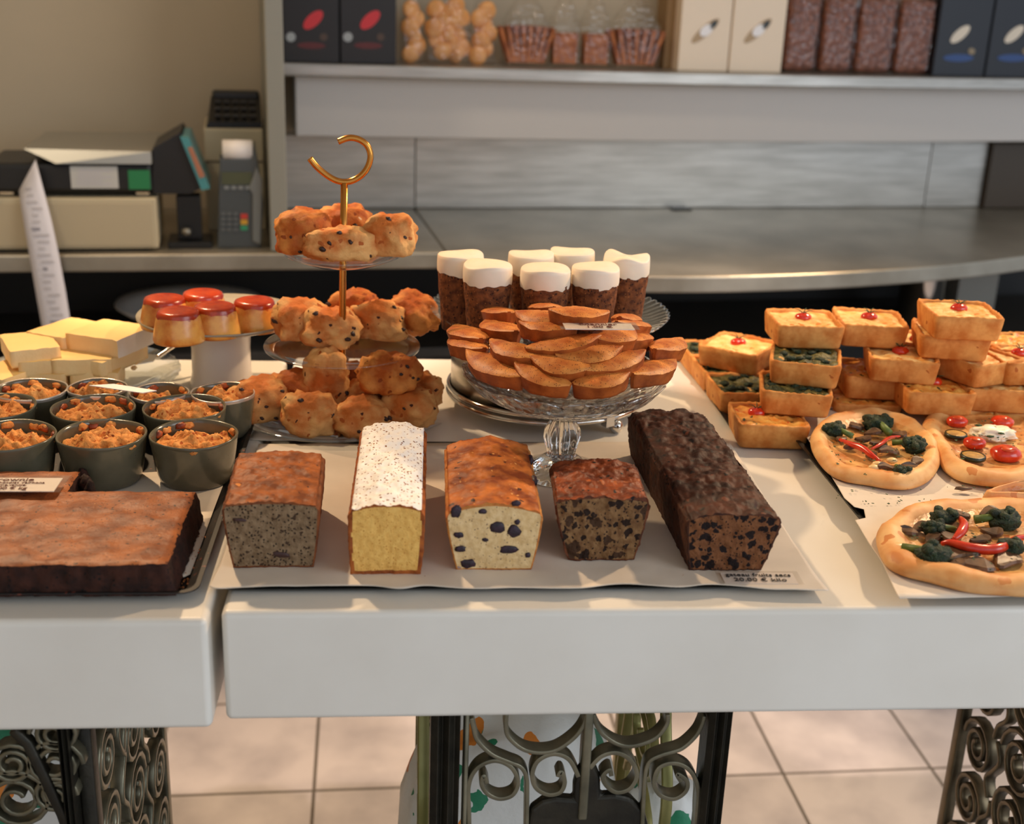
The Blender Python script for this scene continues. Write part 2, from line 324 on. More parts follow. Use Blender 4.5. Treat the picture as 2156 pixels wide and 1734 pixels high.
def boxgrid(nx, ny, nz):
    """welded surface grid of a box; u, v in -1..1, w in 0..1; faces with a side tag"""
    idx = {}; P = []; Fc = []; tg = []
    def vid(i, j, k):
        key = (i, j, k)
        if key not in idx: idx[key] = len(P); P.append((2*i/nx-1, 2*j/ny-1, k/nz))
        return idx[key]
    for i in range(nx):
        for j in range(ny):
            Fc.append((vid(i, j, 0), vid(i, j+1, 0), vid(i+1, j+1, 0), vid(i+1, j, 0))); tg.append('b')
            Fc.append((vid(i, j, nz), vid(i+1, j, nz), vid(i+1, j+1, nz), vid(i, j+1, nz))); tg.append('t')
    for i in range(nx):
        for k in range(nz):
            Fc.append((vid(i, 0, k), vid(i+1, 0, k), vid(i+1, 0, k+1), vid(i, 0, k+1))); tg.append('f')
            Fc.append((vid(i, ny, k), vid(i, ny, k+1), vid(i+1, ny, k+1), vid(i+1, ny, k))); tg.append('k')
    for j in range(ny):
        for k in range(nz):
            Fc.append((vid(0, j, k), vid(0, j, k+1), vid(0, j+1, k+1), vid(0, j+1, k))); tg.append('l')
            Fc.append((vid(nx, j, k), vid(nx, j+1, k), vid(nx, j+1, k+1), vid(nx, j, k+1))); tg.append('r')
    return P, Fc, tg
def rnd(p, h, r):
    """round the corners of a box with half sizes h by radius r (p about the box centre)"""
    q = Vector([max(-(h[i]-r), min(h[i]-r, p[i])) for i in range(3)]); d = Vector(p)-q
    return q+d.normalized()*r if d.length > 1e-9 else Vector(p)
def split(V, Fc, keys, spec, parent, smooth=True):
    """faces grouped by key into one child mesh per key: spec = {key: (name, material)}"""
    res = {}
    for k, (nm, m) in spec.items():
        fs = [f for f, kk in zip(Fc, keys) if kk == k]
        if not fs: continue
        ren = {}; W = []; G = []
        for f in fs:
            g = []
            for i in f:
                if i not in ren: ren[i] = len(W); W.append(V[i])
                g.append(ren[i])
            G.append(tuple(g))
        res[k] = mk(nm, W, G, m, parent, smooth)
    return res
def text(body, pos, size, m, parent, rz=0, sx=1.0, tilt=0, align='CENTER', ext=.0002, name='lettering', up=False, spacing=1.0):
    c = bpy.data.curves.new(name, 'FONT'); c.body = body; c.size = size; c.align_x = align; c.align_y = 'CENTER'; c.extrude = ext; c.space_character = spacing
    c.materials.append(m); o = bpy.data.objects.new(name, c); COL.objects.link(o)
    org = Vector((0, 0, 0)); p = parent
    while p is not None: org += p.location; p = p.parent
    o.parent = parent; o.location = Vector(pos)-org
    o.rotation_euler = (math.pi/2 if up else tilt, 0, rz); o.scale = (sx, 1, 1); return o

# ------------------------------------------------------------------ the setting
def structure(o): o['kind'] = 'structure'; return o
# floor: square tiles, grid turned slightly against the tables
gp = az(1649, 1628, 0)
fm = bpy.data.materials.new('floor_tiles'); fm.use_nodes = True; nt = fm.node_tree; N = nt.nodes; L = nt.links; b = N['Principled BSDF']
tc = N.new('ShaderNodeTexCoord'); br = N.new('ShaderNodeTexBrick'); br.offset = 0; br.squash = 1
br.inputs['Scale'].default_value = 1; br.inputs['Brick Width'].default_value = .2927; br.inputs['Row Height'].default_value = .2927
br.inputs['Mortar Size'].default_value = .0036; br.inputs['Mortar Smooth'].default_value = .3; br.inputs['Mortar'].default_value = lin((98, 90, 80))
br.inputs['Color1'].default_value = lin((206, 198, 194)); br.inputs['Color2'].default_value = lin((198, 190, 188)); br.inputs['Bias'].default_value = 0
L.new(tc.outputs['Object'], br.inputs['Vector'])
nn = N.new('ShaderNodeTexNoise'); nn.inputs['Scale'].default_value = 7; nn.inputs['Detail'].default_value = 6; L.new(tc.outputs['Object'], nn.inputs[0])
rp = N.new('ShaderNodeValToRGB'); rp.color_ramp.elements[0].position = .35; rp.color_ramp.elements[0].color = (.72, .72, .74, 1); rp.color_ramp.elements[1].position = .6; rp.color_ramp.elements[1].color = (1, 1, 1, 1)
L.new(nn.outputs[0], rp.inputs[0]); mx = N.new('ShaderNodeMixRGB'); mx.blend_type = 'MULTIPLY'; mx.inputs[0].default_value = 1
L.new(br.outputs['Color'], mx.inputs[1]); L.new(rp.outputs[0], mx.inputs[2]); L.new(mx.outputs[0], b.inputs['Base Color']); b.inputs['Roughness'].default_value = .45
fo = mk('floor', [(-4, -3, 0), (4, -3, 0), (4, 3, 0), (-4, 3, 0)], [(0, 1, 2, 3)], fm, None, False, world=False)
fo.location = (gp.x, gp.y, 0); fo.rotation_euler = (0, 0, math.radians(1.7)); structure(fo)
def bbox(name, xr, yr, zr, m, parent=None, bev=.002, label=None):
    """box in the turned frame of the back fittings"""
    V = [bw(x, y, z) for z in zr for x, y in ((xr[0], yr[0]), (xr[1], yr[0]), (xr[1], yr[1]), (xr[0], yr[1]))]
    o = mk(name, V, [(0, 3, 2, 1), (4, 5, 6, 7), (0, 1, 5, 4), (1, 2, 6, 5), (2, 3, 7, 6), (3, 0, 4, 7)], m, parent, False, label=label)
    if bev:
        md = o.modifiers.new('b', 'BEVEL'); md.width = bev; md.segments = 2; md.limit_method = 'ANGLE'
    return o
structure(bbox('wall_back', (-1.7, 2.4), (.004, .1), (0, 2.9), wallm, bev=0))
structure(bbox('wall_left', (-1.7, -1.6), (-4.0, .004), (0, 2.9), wallm, bev=0))
structure(bbox('ceiling', (-1.7, 3.2), (-4.0, .1), (2.9, 3.0), ceilm, bev=0))

# ------------------------------------------------------------------ back fittings
PX = aB(571, 535, -.455)[0]                               # left edge of the end panel
o = bbox('counter_panel', (PX, PX+.032), (-.455, -.006), (.9015, 2.2), pillm)
tag(o, 'tall grey end panel standing on the back counter beside the till', 'panel')
SX = aB(872, 437, 0)[0]
prl = [bw(-1.55, -.455, 0), bw(SX-.002, -.47, 0), bw(SX-.002, -.002, 0), bw(-1.55, -.002, 0)]
o = prism('back_counter', prl, .868, .9, steeld, bev=.004); tag(o, 'straight left section of the steel back counter under the till', 'counter')
fr = catmull([(SX, -.51, 0), (SX+.07, -.60, 0), (.30, -.675, 0), (.55, -.69, 0), (.85, -.655, 0), (1.155, -.573, 0), (1.5, -.42, 0), (1.9, -.15, 0)], 6)
pr_ = [bw(p.x, p.y, 0) for p in fr]+[bw(1.9, -.002, 0), bw(SX, -.002, 0)]
o = prism('back_counter', pr_, .868, .9, steeld, bev=.004); tag(o, 'curved right section of the steel back counter below the shelf', 'counter')
SR = aB(1940, 430, 0)[0]; SE = aB(2056, 430, 0)[0]
for x0, x1, lb in ((PX+.034, SX-.001, 'narrow brushed steel splashback behind the scone stand'), (SX+.001, SR-.001, 'wide brushed steel splashback behind the carrot cakes'), (SR+.001, SE, 'short steel splashback at the right end of the counter')):
    o = bbox('splashback', (x0, x1), (-.012, -.001), (.9015, 1.06), steel, bev=.001); tag(o, lb, 'splashback', 'steel splashbacks')
o = bbox('counter_panel', (SE+.002, SE+.5), (-.03, -.001), (.9015, 1.06), plain('dark_reflection_panel', (70, 58, 44), .5)); tag(o, 'added dark brown panel standing in for a reflection right of the steel splashback', 'panel')  # dark reflection in the steel, put in as a brown panel
bbox_h = bbox('counter_socket', (aB(1412, 446, -.03)[0], aB(1452, 446, -.03)[0]), (-.045, -.02), (.9, .9035), black, bev=.001)
tag(bbox_h, 'small dark fitting lying on the steel counter by the splashback', 'fitting')
SHZ = 1.222
fs = catmull([(PX+.034, -.16, 0), (.1, -.185, 0), (.5, -.20, 0), (1.0, -.19, 0), (1.5, -.15, 0), (1.9, -.08, 0)], 5)
o = prism('shelf', [bw(p.x, p.y, 0) for p in fs]+[bw(1.9, -.002, 0), bw(PX+.034, -.002, 0)], SHZ-.026, SHZ, steel, bev=.004)
tag(o, 'steel wall shelf holding boxes and bags of biscuits', 'shelf')
fz = aB(1300, 294, -.13)[1]
FX = aB(622, 200, -.13)[0]
fp = catmull([(FX, -.12, 0), (.4, -.15, 0), (.9, -.145, 0), (1.5, -.09, 0), (1.9, -.04, 0)], 5)
o = prism('shelf_fascia', [bw(p.x, p.y, 0) for p in fp]+[bw(1.9, -.013, 0), bw(FX, -.013, 0)], fz, SHZ-.027, fasc, bev=.003)
tag(o, 'pale curved fascia panel hanging under the wall shelf', 'panel')
# cupboard under the back counter: open, dark inside
t = thing('under_counter_unit', 'dark open unit below the steel back counter', 'cabinet', bw(0, -.2, 0))
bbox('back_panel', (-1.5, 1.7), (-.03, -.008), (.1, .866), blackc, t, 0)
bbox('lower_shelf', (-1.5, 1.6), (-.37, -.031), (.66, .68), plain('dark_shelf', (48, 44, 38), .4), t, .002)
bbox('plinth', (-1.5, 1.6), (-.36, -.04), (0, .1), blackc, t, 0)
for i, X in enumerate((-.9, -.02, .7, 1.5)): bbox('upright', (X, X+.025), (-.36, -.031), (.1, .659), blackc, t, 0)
# pale covered dish on the lower shelf, steel pot on the right
x0, _ = aB(400, 640, -.25)
c = bw(x0, -.2, .6805)
def under_y(px, py, Yl): X, z = aB(px, py, Yl); return bw(X, Yl, z)
cc = under_y(400, 640, -.2); cc.z = .6805
lathe('serving_platter', [(0, .001), (.05, .001), (.13, .045), (.15, .06), (.148, .063), (.125, .05), (.05, .006), (0, .006)], plain('grey_platter', (214, 212, 206), .35), cc, seg=48)
tag(COL.objects[-1], 'wide pale grey platter on the dark shelf under the back counter', 'platter')
pc = under_y(1934, 660, -.26); pc.z = .6805
t = thing('steel_pot', 'round steel pot standing under the curved back counter', 'pot', pc)
lathe('body', [(0, 0), (.048, 0), (.05, .004), (.05, .115), (.053, .118), (.053, .121), (.048, .121), (.047, .006), (0, .006)], chrome, pc, t, 40)
c2 = under_y(2030, 640, -.2); c2.z = .6805
bc = thing('storage_tub', 'grey tub next to the steel pot under the counter', 'tub', c2)
V, Fc = boxv(c2, (.1, .09, .16), BA); tb = mk('tub_body', V, Fc, plain('grey_tub', (126, 122, 112), .5), bc, False)
box('tub_lid', c2+Vector((0, 0, .1605)), (.106, .096, .012), plain('grey_tub_lid', (106, 102, 94), .5), bc, BA)

# scale, tills, card terminal
YF = -.44
xl, zt = aB(328, 418, YF); xr0 = aB(-60, 480, YF)[0]
t = thing('till_box', 'beige till box under the black deli scale', 'till', bw((xl+xr0)/2, -.33, .9))
bbox('casing', (xr0, xl), (YF, -.245), (.906, zt), till, t, .003)
bbox('foot_strip', (xr0+.02, xl-.02), (YF+.02, -.26), (.9, .9058), black, t, 0)
bbox('front_face', (xr0+.01, xl-.008), (YF-.002, YF-.0003), (.912, zt-.008), plain('till_front', (190, 174, 142), .6), t, .0008)
t = thing('deli_scale', 'black deli scale with steel weighing plate on the beige till box', 'scale', bw((xl+xr0)/2, -.33, zt))
sx1 = aB(322, 400, YF+.01)[0]; z1 = aB(200, 345, YF+.01)[1]; z2 = aB(200, 318, YF+.01)[1]
bbox('scale_body', (xr0+.03, sx1), (YF+.012, -.25), (zt+.008, z1), black, t, .008)
for sx in (xr0+.06, sx1-.02): bbox('scale_foot', (sx-.012, sx+.012), (YF+.03, YF+.054), (zt+.0003, zt+.0078), chrome, t, .001)
xa, xb = aB(60, 320, YF+.01)[0], aB(318, 320, YF+.01)[0]; zb = aB(250, 280, -.2)[1]
V = [bw(xa, YF+.02, z2-.003), bw(xa+.045, YF+.004, z1+.001), bw(xb, YF+.004, z1+.001), bw(xa-.01, YF+.022, z2+.002), bw(xb, YF+.006, z2), bw(xb+.012, -.19, z2+.004), bw(xa-.0, -.19, z2+.004), bw(xb, -.19, z1+.001), bw(xa, -.19, z1+.001)]
pl = mk('weighing_plate', V, [(0, 1, 2, 4, 3), (3, 4, 5, 6), (2, 7, 5, 4), (7, 8, 6, 5), (8, 0, 3, 6), (1, 0, 8, 7, 2)], plain('plate_steel', (176, 172, 160), .35, .7), t, False); fixn(pl)
def panel(name, x0, x1, y0, y1, Yl, m, parent, th=.002, tilt=0):
    a = aB(x0, y1, Yl); b_ = aB(x1, y0, Yl)
    return bbox(name, (a[0], b_[0]), (Yl-th, Yl), (a[1], b_[1]), m, parent, 0)
lbp = panel('rating_plate', 151, 247, 350, 396, YF+.0115, plain('plate_label', (196, 194, 186), .6), t)
for k in range(5): panel('printed_line', 163, 236-(k % 2)*22, 358+k*7, 361+k*7, YF+.0093, inkg, t, .0004)
panel('green_sticker', 272, 315, 358, 398, YF+.0115, plain('green_sticker', (36, 124, 72), .6), t)
# display head, leaning
hx0 = aB(322, 350, YF+.02)[0]; hx1 = aB(386, 350, YF+.02)[0]
V = []
for Yl in (YF+.02, -.27):
    for (px, py) in ((322, 408), (400, 408), (432, 392), (380, 278), (322, 312)):
        X, z = aB(px, py, YF+.02); V.append(bw(X, Yl, z))
hd = mk('display_head', V, [(0, 1, 2, 3, 4), (9, 8, 7, 6, 5)]+[(i, i+5, (i+1) % 5+5, (i+1) % 5) for i in range(5)], black, t, False); fixn(hd)
V = []
for Yl in (YF+.005, -.29):
    for (px, py) in ((425, 398), (442, 394), (398, 288), (380, 286)):
        X, z = aB(px, py, YF+.02); V.append(bw(X, Yl, z))
ds = mk('display_screen', V, [(0, 1, 2, 3), (7, 6, 5, 4)]+[(i, i+4, (i+1) % 4+4, (i+1) % 4) for i in range(4)], plain('teal_screen', (70, 138, 140), .3), t, False); fixn(ds)
V = []
for Yl in (YF+.003, YF+.0045):
    for (px, py) in ((421, 372), (432, 368), (405, 306), (396, 308)):
        X, z = aB(px, py, YF+.02); V.append(bw(X, Yl, z))
fixn(mk('orange_bar', V, [(0, 1, 2, 3), (7, 6, 5, 4)]+[(i, i+4, (i+1) % 4+4, (i+1) % 4) for i in range(4)], plain('orange_bar', (170, 110, 80), .4), t, False))
dp = thing('desk_stand', 'dark pole mount between the beige till box and the card terminal', 'mount', bw(aB(402, 525, -.38)[0], -.38, .9))
dx = aB(402, 525, -.38)[0]
bbox('foot', (dx-.04, dx+.04), (-.42, -.33), (.9, .912), black, dp); bbox('column', (dx-.022, dx+.022), (-.39, -.35), (.9121, aB(400, 412, -.39)[1]), black, dp)
lathe('knob', [(0, -.008), (.008, -.006), (.01, 0), (.008, .006), (0, .008)], plain('knob_metal', (150, 144, 130), .3, .8), bw(dx-.005, -.405, .93), dp, 16)
t = thing('cash_register', 'beige cash register with black keypad behind the card terminal', 'cash register', bw(aB(490, 400, -.2)[0], -.15, .9))
a = aB(428, 270, -.25); b_ = aB(562, 270, -.25)
bbox('register_body', (a[0], min(b_[0], PX-.004)), (-.25, -.05), (.9, a[1]), till, t, .004)
bbox('register_seam', (a[0]+.002, min(b_[0], PX-.004)-.002), (-.2515, -.2503), (a[1]-.065, a[1]-.062), plain('seam', (110, 96, 76)), t, 0)
k0 = aB(440, 266, -.24); k1 = aB(552, 266, -.24); k1 = (min(k1[0], PX-.006), k1[1])
V = [bw(k0[0]-.006, -.245, a[1]+.001), bw(k1[0], -.245, a[1]+.001), bw(k1[0], -.12, a[1]+.001), bw(k0[0]-.006, -.12, a[1]+.001), bw(k0[0], -.245, a[1]+.012), bw(k1[0], -.245, a[1]+.012), bw(k1[0], -.13, a[1]+.05), bw(k0[0]+.004, -.13, a[1]+.05)]
fixn(mk('keypad', V, [(0, 3, 2, 1), (4, 5, 6, 7), (0, 1, 5, 4), (1, 2, 6, 5), (2, 3, 7, 6), (3, 0, 4, 7)], black, t, False))
for i in range(5):
    for j in range(3):
        X = k0[0]+.018+i*(k1[0]-k0[0]-.03)/4.3; f_ = .2+.27*j
        p = bw(X, -.245+.115*f_, a[1]+.0125+.038*f_); V, Fc = boxv(p, (.012, .018, .005), BA); mk('key', V, Fc, plain('dark_key', (58, 54, 48), .5), t, False)
a2 = aB(448, 190, -.13); bbox('customer_display', (k0[0]+.006, k1[0]-.001), (-.135, -.105), (a[1]+.04, a2[1]), plain('black_display', (30, 30, 28), .3), t, .006)
t = thing('card_terminal', 'grey card payment terminal with paper roll beside the end panel', 'card terminal', bw(aB(505, 520, -.4)[0], -.38, .9))
YT = -.415
def poly_ext(name, pts, Y0, Y1, m, parent, bev=.002):
    V = []; n = len(pts)
    for Yl in (Y0, Y1):
        for (px, py) in pts: X, z = aB(px, py, Y0); V.append(bw(X, Yl, max(z, .9003)))
    o = fixn(mk(name, V, [tuple(range(n)), tuple(range(2*n-1, n-1, -1))]+[(i, i+n, (i+1) % n+n, (i+1) % n) for i in range(n)], m, parent, False))
    if bev:
        md = o.modifiers.new('b', 'BEVEL'); md.width = bev; md.segments = 2; md.limit_method = 'ANGLE'
    return o
poly_ext('terminal_body', [(458, 522), (550, 522), (556, 430), (548, 372), (536, 300), (530, 336), (468, 336), (463, 330), (460, 420)], YT, -.36, padm, t, .004)
poly_ext('side_grip', [(532, 508), (549, 515), (553, 380), (540, 352), (533, 372), (524, 396), (532, 410)], YT-.006, YT, padl, t, .002)
pr = lathe('paper_roll', [(0, -.027), (.019, -.027), (.019, .027), (0, .027)], card, (0, 0, 0), t, 24)
X, z = aB(500, 316, YT+.02); pr.rotation_euler = (0, math.pi/2, BA); pr.location = bw(X, YT+.02, z)-t.location
for v in pr.data.vertices: v.co += t.location
panel('screen', 467, 530, 362, 388, YT-.0005, plain('green_lcd', (78, 84, 62), .25), t, .0015)
for k in range(4): panel('function_key', 472+k*15, 482+k*15, 391, 398, YT-.0005, plain('key_grey', (134, 136, 132)), t, .002)
for r_ in range(4):
    for k in range(3): panel('number_key', 465+k*13, 475+k*13, 446+r_*11, 453+r_*11, YT-.0005, plain('key_dark', (96, 98, 96)), t, .002)
for k, (nm, cl) in enumerate((('red_key', (206, 62, 48)), ('yellow_key', (214, 160, 44)), ('green_key', (56, 150, 104)))): panel(nm, 507, 521, 450+k*12, 460+k*12, YT-.0005, plain(nm, cl), t, .002)
# receipt hanging from the scale down in front of the counter
V = []; Fc = []
pts = [((40, 402), (75, 336)), ((44, 430), (92, 400)), ((54, 490), (108, 462)), ((66, 560), (124, 536)), ((78, 630), (138, 612)), ((92, 705), (150, 688)), ((100, 740), (157, 725))]
Ys = [YF-.004, YF-.022, YF-.035, YF-.042, YF-.045, YF-.046, YF-.046]
for (a_, b_), Yl in zip(pts, Ys):
    for k in range(5):
        px = a_[0]+(b_[0]-a_[0])*k/4; py = a_[1]+(b_[1]-a_[1])*k/4; X, z = aB(px, py, Yl); V.append(bw(X, Yl-.004*math.sin(k/4*math.pi), z))
for i in range(len(pts)-1):
    for k in range(4): Fc.append((i*5+k, i*5+k+1, (i+1)*5+k+1, (i+1)*5+k))
rc = thing('receipt_strip', 'long printed white receipt hanging from the deli scale', 'receipt', V[-3])
o = mk('paper_strip', V, Fc, mat('receipt_paper', (226, 222, 226), rough=.7), rc); md = o.modifiers.new('s', 'SOLIDIFY'); md.thickness = .0005
def receipt_mark(u0, u1, yv, h, m):
    i = 0
    Wv = []
    for (u, dy) in ((u0, 0), (u1, 0), (u1, h), (u0, h)):
        yy = yv+dy
        for i in range(len(pts)-1):
            A0 = pts[i][0][1]*(1-u)+pts[i][1][1]*u; A1 = pts[i+1][0][1]*(1-u)+pts[i+1][1][1]*u
            if A0 <= yy <= A1 or i == len(pts)-2: break
        f_ = (yy-A0)/(A1-A0); x0 = pts[i][0][0]*(1-u)+pts[i][1][0]*u; x1 = pts[i+1][0][0]*(1-u)+pts[i+1][1][0]*u
        Yl = Ys[i]*(1-f_)+Ys[i+1]*f_; X, z = aB(x0+(x1-x0)*f_, yy, Yl-.0055); Wv.append(bw(X, Yl-.0055, z))
    mk('printed_line', Wv, [(0, 1, 2, 3)], m, rc, False)
random.seed(4)
for k in range(22):
    yv = 395+k*14; dark = k in (6, 12, 20); receipt_mark(.2+random.random()*.2, .5+random.random()*.35, yv, 4 if not dark else 6, plain('grey_print', (150, 146, 154)) if dark else inkg)

# ------------------------------------------------------------------ goods on the wall shelf
def shelf_box(x0, x1, yb, m, lb, grp, deco, Yl=-.14, h=.2):
    a = aB(x0, yb, Yl)[0]; b_ = aB(x1, yb, Yl)[0]
    t = thing('gift_box', lb, 'box', bw((a+b_)/2, Yl+.035, SHZ), grp)
    bbox('carton', (a, b_), (Yl, Yl+.07), (SHZ+.0004, SHZ+h), m, t, .002)
    deco(t, (x0+x1)/2, Yl-.0012); return t
def disc(name, px, py, rx, ry, ang, Yl, m, parent, n=24):
    V = []
    for k in range(n):
        a = 2*math.pi*k/n; u, v = rx*math.cos(a), ry*math.sin(a)
        x = px+u*math.cos(ang)-v*math.sin(ang); y = py+u*math.sin(ang)+v*math.cos(ang)
        X, z = aB(x, y, Yl); V.append(bw(X, Yl, z))
    for v in list(V): V.append(bw(0, .001, 0)-bw(0, 0, 0)+v)
    return fixn(mk(name, V, [tuple(range(n)), tuple(range(2*n-1, n-1, -1))]+[(i, (i+1) % n, n+(i+1) % n, n+i) for i in range(n)], m, parent, False))
redf, dred, silv = plain('red_emblem', (214, 44, 48), .4), plain('dark_red_print', (98, 34, 32)), plain('silver_print', (168, 170, 166), .3)
dkbox = plain('dark_brown_box', (34, 28, 26), .5)
def deco_red(t, cx, Yl):
    disc('leaf_emblem', cx+4, 42, 26, 13, -.75, Yl, redf, t); disc('seal', cx-43, 78, 10, 10, 0, Yl, silv, t)
    disc('print_band', cx, 96, 30, 7, .03, Yl, dred, t); disc('stamp', cx+26, 78, 8, 8, 0, Yl, plain('brown_print', (84, 62, 48)), t)
shelf_box(597, 714, 111, dkbox, 'dark box with red emblem next to the grey end panel', 'dark boxes with a red emblem', deco_red)
shelf_box(717, 834, 117, dkbox, 'dark box with red emblem next to the round biscuits', 'dark boxes with a red emblem', deco_red)
def deco_white(t, cx, Yl):
    disc('leaf_emblem', cx+6, 65, 38, 10, -.72, Yl, plain('emblem_tan', (180, 150, 112)), t); disc('emblem_middle', cx+8, 64, 16, 10, -.72, Yl-.0011, plain('emblem_white', (246, 240, 236)), t); disc('emblem_tip', cx+23, 52, 11, 5, -.9, Yl-.0011, plain('emblem_dark', (40, 52, 54)), t)
crm = plain('cream_box', (240, 218, 190), .5)
shelf_box(1427, 1532, 138, crm, 'cream box with dark tipped emblem nearest the biscuit bags', 'cream boxes with an emblem', deco_white)
shelf_box(1535, 1645, 138, crm, 'cream box with dark tipped emblem nearest the cereal bags', 'cream boxes with an emblem', deco_white)
def deco_blue(t, cx, Yl):
    disc('leaf_emblem', cx+2, 72, 26, 10, -.72, Yl, plain('pale_emblem', (226, 212, 190)), t); disc('print_band', cx-2, 122, 32, 8, 0, Yl, plain('blue_print', (44, 74, 128)), t); disc('stamp', cx+26, 108, 7, 7, 0, Yl, plain('tan_print', (146, 128, 100)), t)
blb = plain('blue_black_box', (34, 38, 46), .5)
shelf_box(1966, 2074, 133, blb, 'blue black box with pale emblem beside the cereal bags', 'blue black boxes', deco_blue)
shelf_box(2078, 2190, 132, blb, 'blue black box with pale emblem at the right shelf end', 'blue black boxes', deco_blue)
o = bbox('folded_bag', (aB(1397, 130, -.1)[0], aB(1424, 130, -.1)[0]), (-.1, -.03), (SHZ+.0004, SHZ+.19), plain('kraft_paper', (150, 118, 78), .7)); tag(o, 'narrow kraft paper bag left of the cream boxes', 'bag')
def bag_shell(t, X0, X1, Y0, Y1, h, tw, seed, m=film):
    P, Fc, tg = boxgrid(10, 6, 10); V = []; X0 += .003; X1 -= .003
    for u, v, w in P:
        k = 1-.75*max(0, (w-tw)/(1-tw))**1.2 if w > tw else 1
        x = (X0+X1)/2+(X1-X0)/2*u*k; y = (Y0+Y1)/2+(Y1-Y0)/2*v*k
        p = bw(x, y, SHZ+.0006+w*h); p += Vector((nz(p, 50, seed), nz(p, 50, seed+3), 0))*.004*(w > .02); V.append(p)
    return mk('wrapper', V, Fc, m, t)
bisc = mat('biscuit', (222, 150, 78), (238, 176, 110), 60, rough=.7, bump=.4, bsc=200)
biscd = mat('brown_biscuit', (140, 72, 34), (184, 108, 54), 60, rough=.7, bump=.4, bsc=200)
def bag_round(x0, x1, yb, lb, n, seed):
    Yl = -.13; a = aB(x0, yb, Yl)[0]; b_ = aB(x1, yb, Yl)[0]; t = thing('biscuit_bag', lb, 'biscuit bag', bw((a+b_)/2, Yl+.03, SHZ), 'clear bags of biscuits')
    bag_shell(t, a, b_, Yl, Yl+.055, .15, .5, seed); random.seed(seed)
    for k in range(n):
        X = a+.014+(b_-a-.028)*((k*.618+seed*.37) % 1); z = SHZ+.020+.105*(k/n); p = bw(X, Yl+.014+.014*random.random(), z)
        blob('biscuit', p, (.021, .008, .021), bisc, t, 2, .06, 2, seed+k, (random.uniform(-.5, .5), 0, random.uniform(-.6, .6)))
bag_round(846, 893, 122, 'slim clear bag of round golden biscuits beside the dark boxes', 6, 1)
bag_round(896, 990, 126, 'wide clear bag of round golden biscuits with a bright glint', 14, 2)
bag_round(991, 1044, 127, 'clear bag of round golden biscuits before the dark gap', 7, 3)
def bag_sticks(x0, x1, yb, lb, n, seed, upright):
    Yl = -.13; a = aB(x0, yb, Yl)[0]; b_ = aB(x1, yb, Yl)[0]; t = thing('biscuit_bag', lb, 'biscuit bag', bw((a+b_)/2, Yl+.03, SHZ), 'clear bags of biscuits')
    bag_shell(t, a, b_, Yl, Yl+.06, .15, .55, seed); random.seed(seed)
    for k in range(n):
        f_ = (k+.5)/n; X = a+.008+(b_-a-.016)*f_; ang = (f_-.5)*(.75 if not upright else .08)
        p = bw(X-.3*math.sin(ang)*.03, Yl+.026, SHZ+.008); V, Fc = boxv((0, 0, 0), (.006 if upright else .009, .036, .062 if upright else .075))
        R_ = Matrix.Rotation(BA, 3, 'Z') @ Matrix.Rotation(ang, 3, 'Y'); o = mk('biscuit', [p+R_ @ v for v in V], Fc, biscd, t, False)
    return t
bag_sticks(1062, 1158, 131, 'clear bag of sliced finger biscuits fanned out', 8, 5, False)
bag_sticks(1160, 1222, 132, 'clear bag of upright brown biscuits beside the fanned fingers', 9, 6, True)
bag_sticks(1226, 1287, 132, 'clear bag of tightly stacked dark brown biscuits', 10, 7, True)
bag_sticks(1291, 1390, 133, 'clear bag of long curved brown biscuits left of the kraft bag', 7, 8, False)
cereal = mat('cereal_mix', (96, 50, 32), (150, 86, 54), 120, rough=.6, bump=.8, bsc=200, bdist=.004, spots=(((56, 28, 22), 140, .3, .4), ((206, 150, 100), 120, .16, .25)))
for k, (x0, x1, lb) in enumerate(((1650, 1721, 'clear bag of brown cereal touching the cream box'), (1725, 1796, 'clear bag of brown cereal with a bright label glint'), (1800, 1880, 'clear bag of brown cereal with two pale nuts'), (1884, 1962, 'clear bag of brown cereal touching the blue black box'))):
    Yl = -.13; a = aB(x0, 135, Yl)[0]; b_ = aB(x1, 135, Yl)[0]; t = thing('cereal_bag', lb, 'cereal bag', bw((a+b_)/2, Yl+.03, SHZ), 'clear bags of cereal')
    P, Fc, tg = boxgrid(12, 8, 14); V = []
    for u, v, w in P:
        q = rnd((u*(b_-a)/2*.94, v*.026, (w-.5)*.16), ((b_-a)/2*.94, .026, .08), .012); p = bw((a+b_)/2+q.x, Yl+.03+q.y, SHZ+.083+q.z)
        V.append(p+Vector((nz(p, 90, k), nz(p, 90, k+2), 0))*.002)
    mk('cereal', V, Fc, cereal, t); bag_shell(t, a, b_, Yl, Yl+.06, .18, .9, 20+k)

# ------------------------------------------------------------------ the two tables
def slab(name, x0, x1, y0, y1, z0, z1, m, parent, r=.006):
    P, Fc, tg = boxgrid(2, 2, 2); V, Fc = boxv(((x0+x1)/2, (y0+y1)/2, z0), (x1-x0, y1-y0, z1-z0))
    o = mk(name, V, Fc, m, parent, True); md = o.modifiers.new('b', 'BEVEL'); md.width = r; md.segments = 5; md.limit_method = 'ANGLE'; md.harden_normals = True; return o
def pxpath(pts, Y, k=7): return catmull([ay(780+x/2.764, 1480+y/2.764, Y) for x, y in pts], k)
tr = thing('display_table', 'long white slab table on a wrought iron base, right of the gap', 'table', (.5, 1.3, 0))
slab('table_top', -.152, 1.5, .938, 1.665, .795, .9, marble, tr)
tl = thing('display_table', 'white slab table left of the narrow gap, with iron scroll legs', 'table', (-.8, 1.3, 0))
slab('table_top', -1.5, -.1615, .926, 1.65, .795, .9, marble, tl)
LEGZ = .08
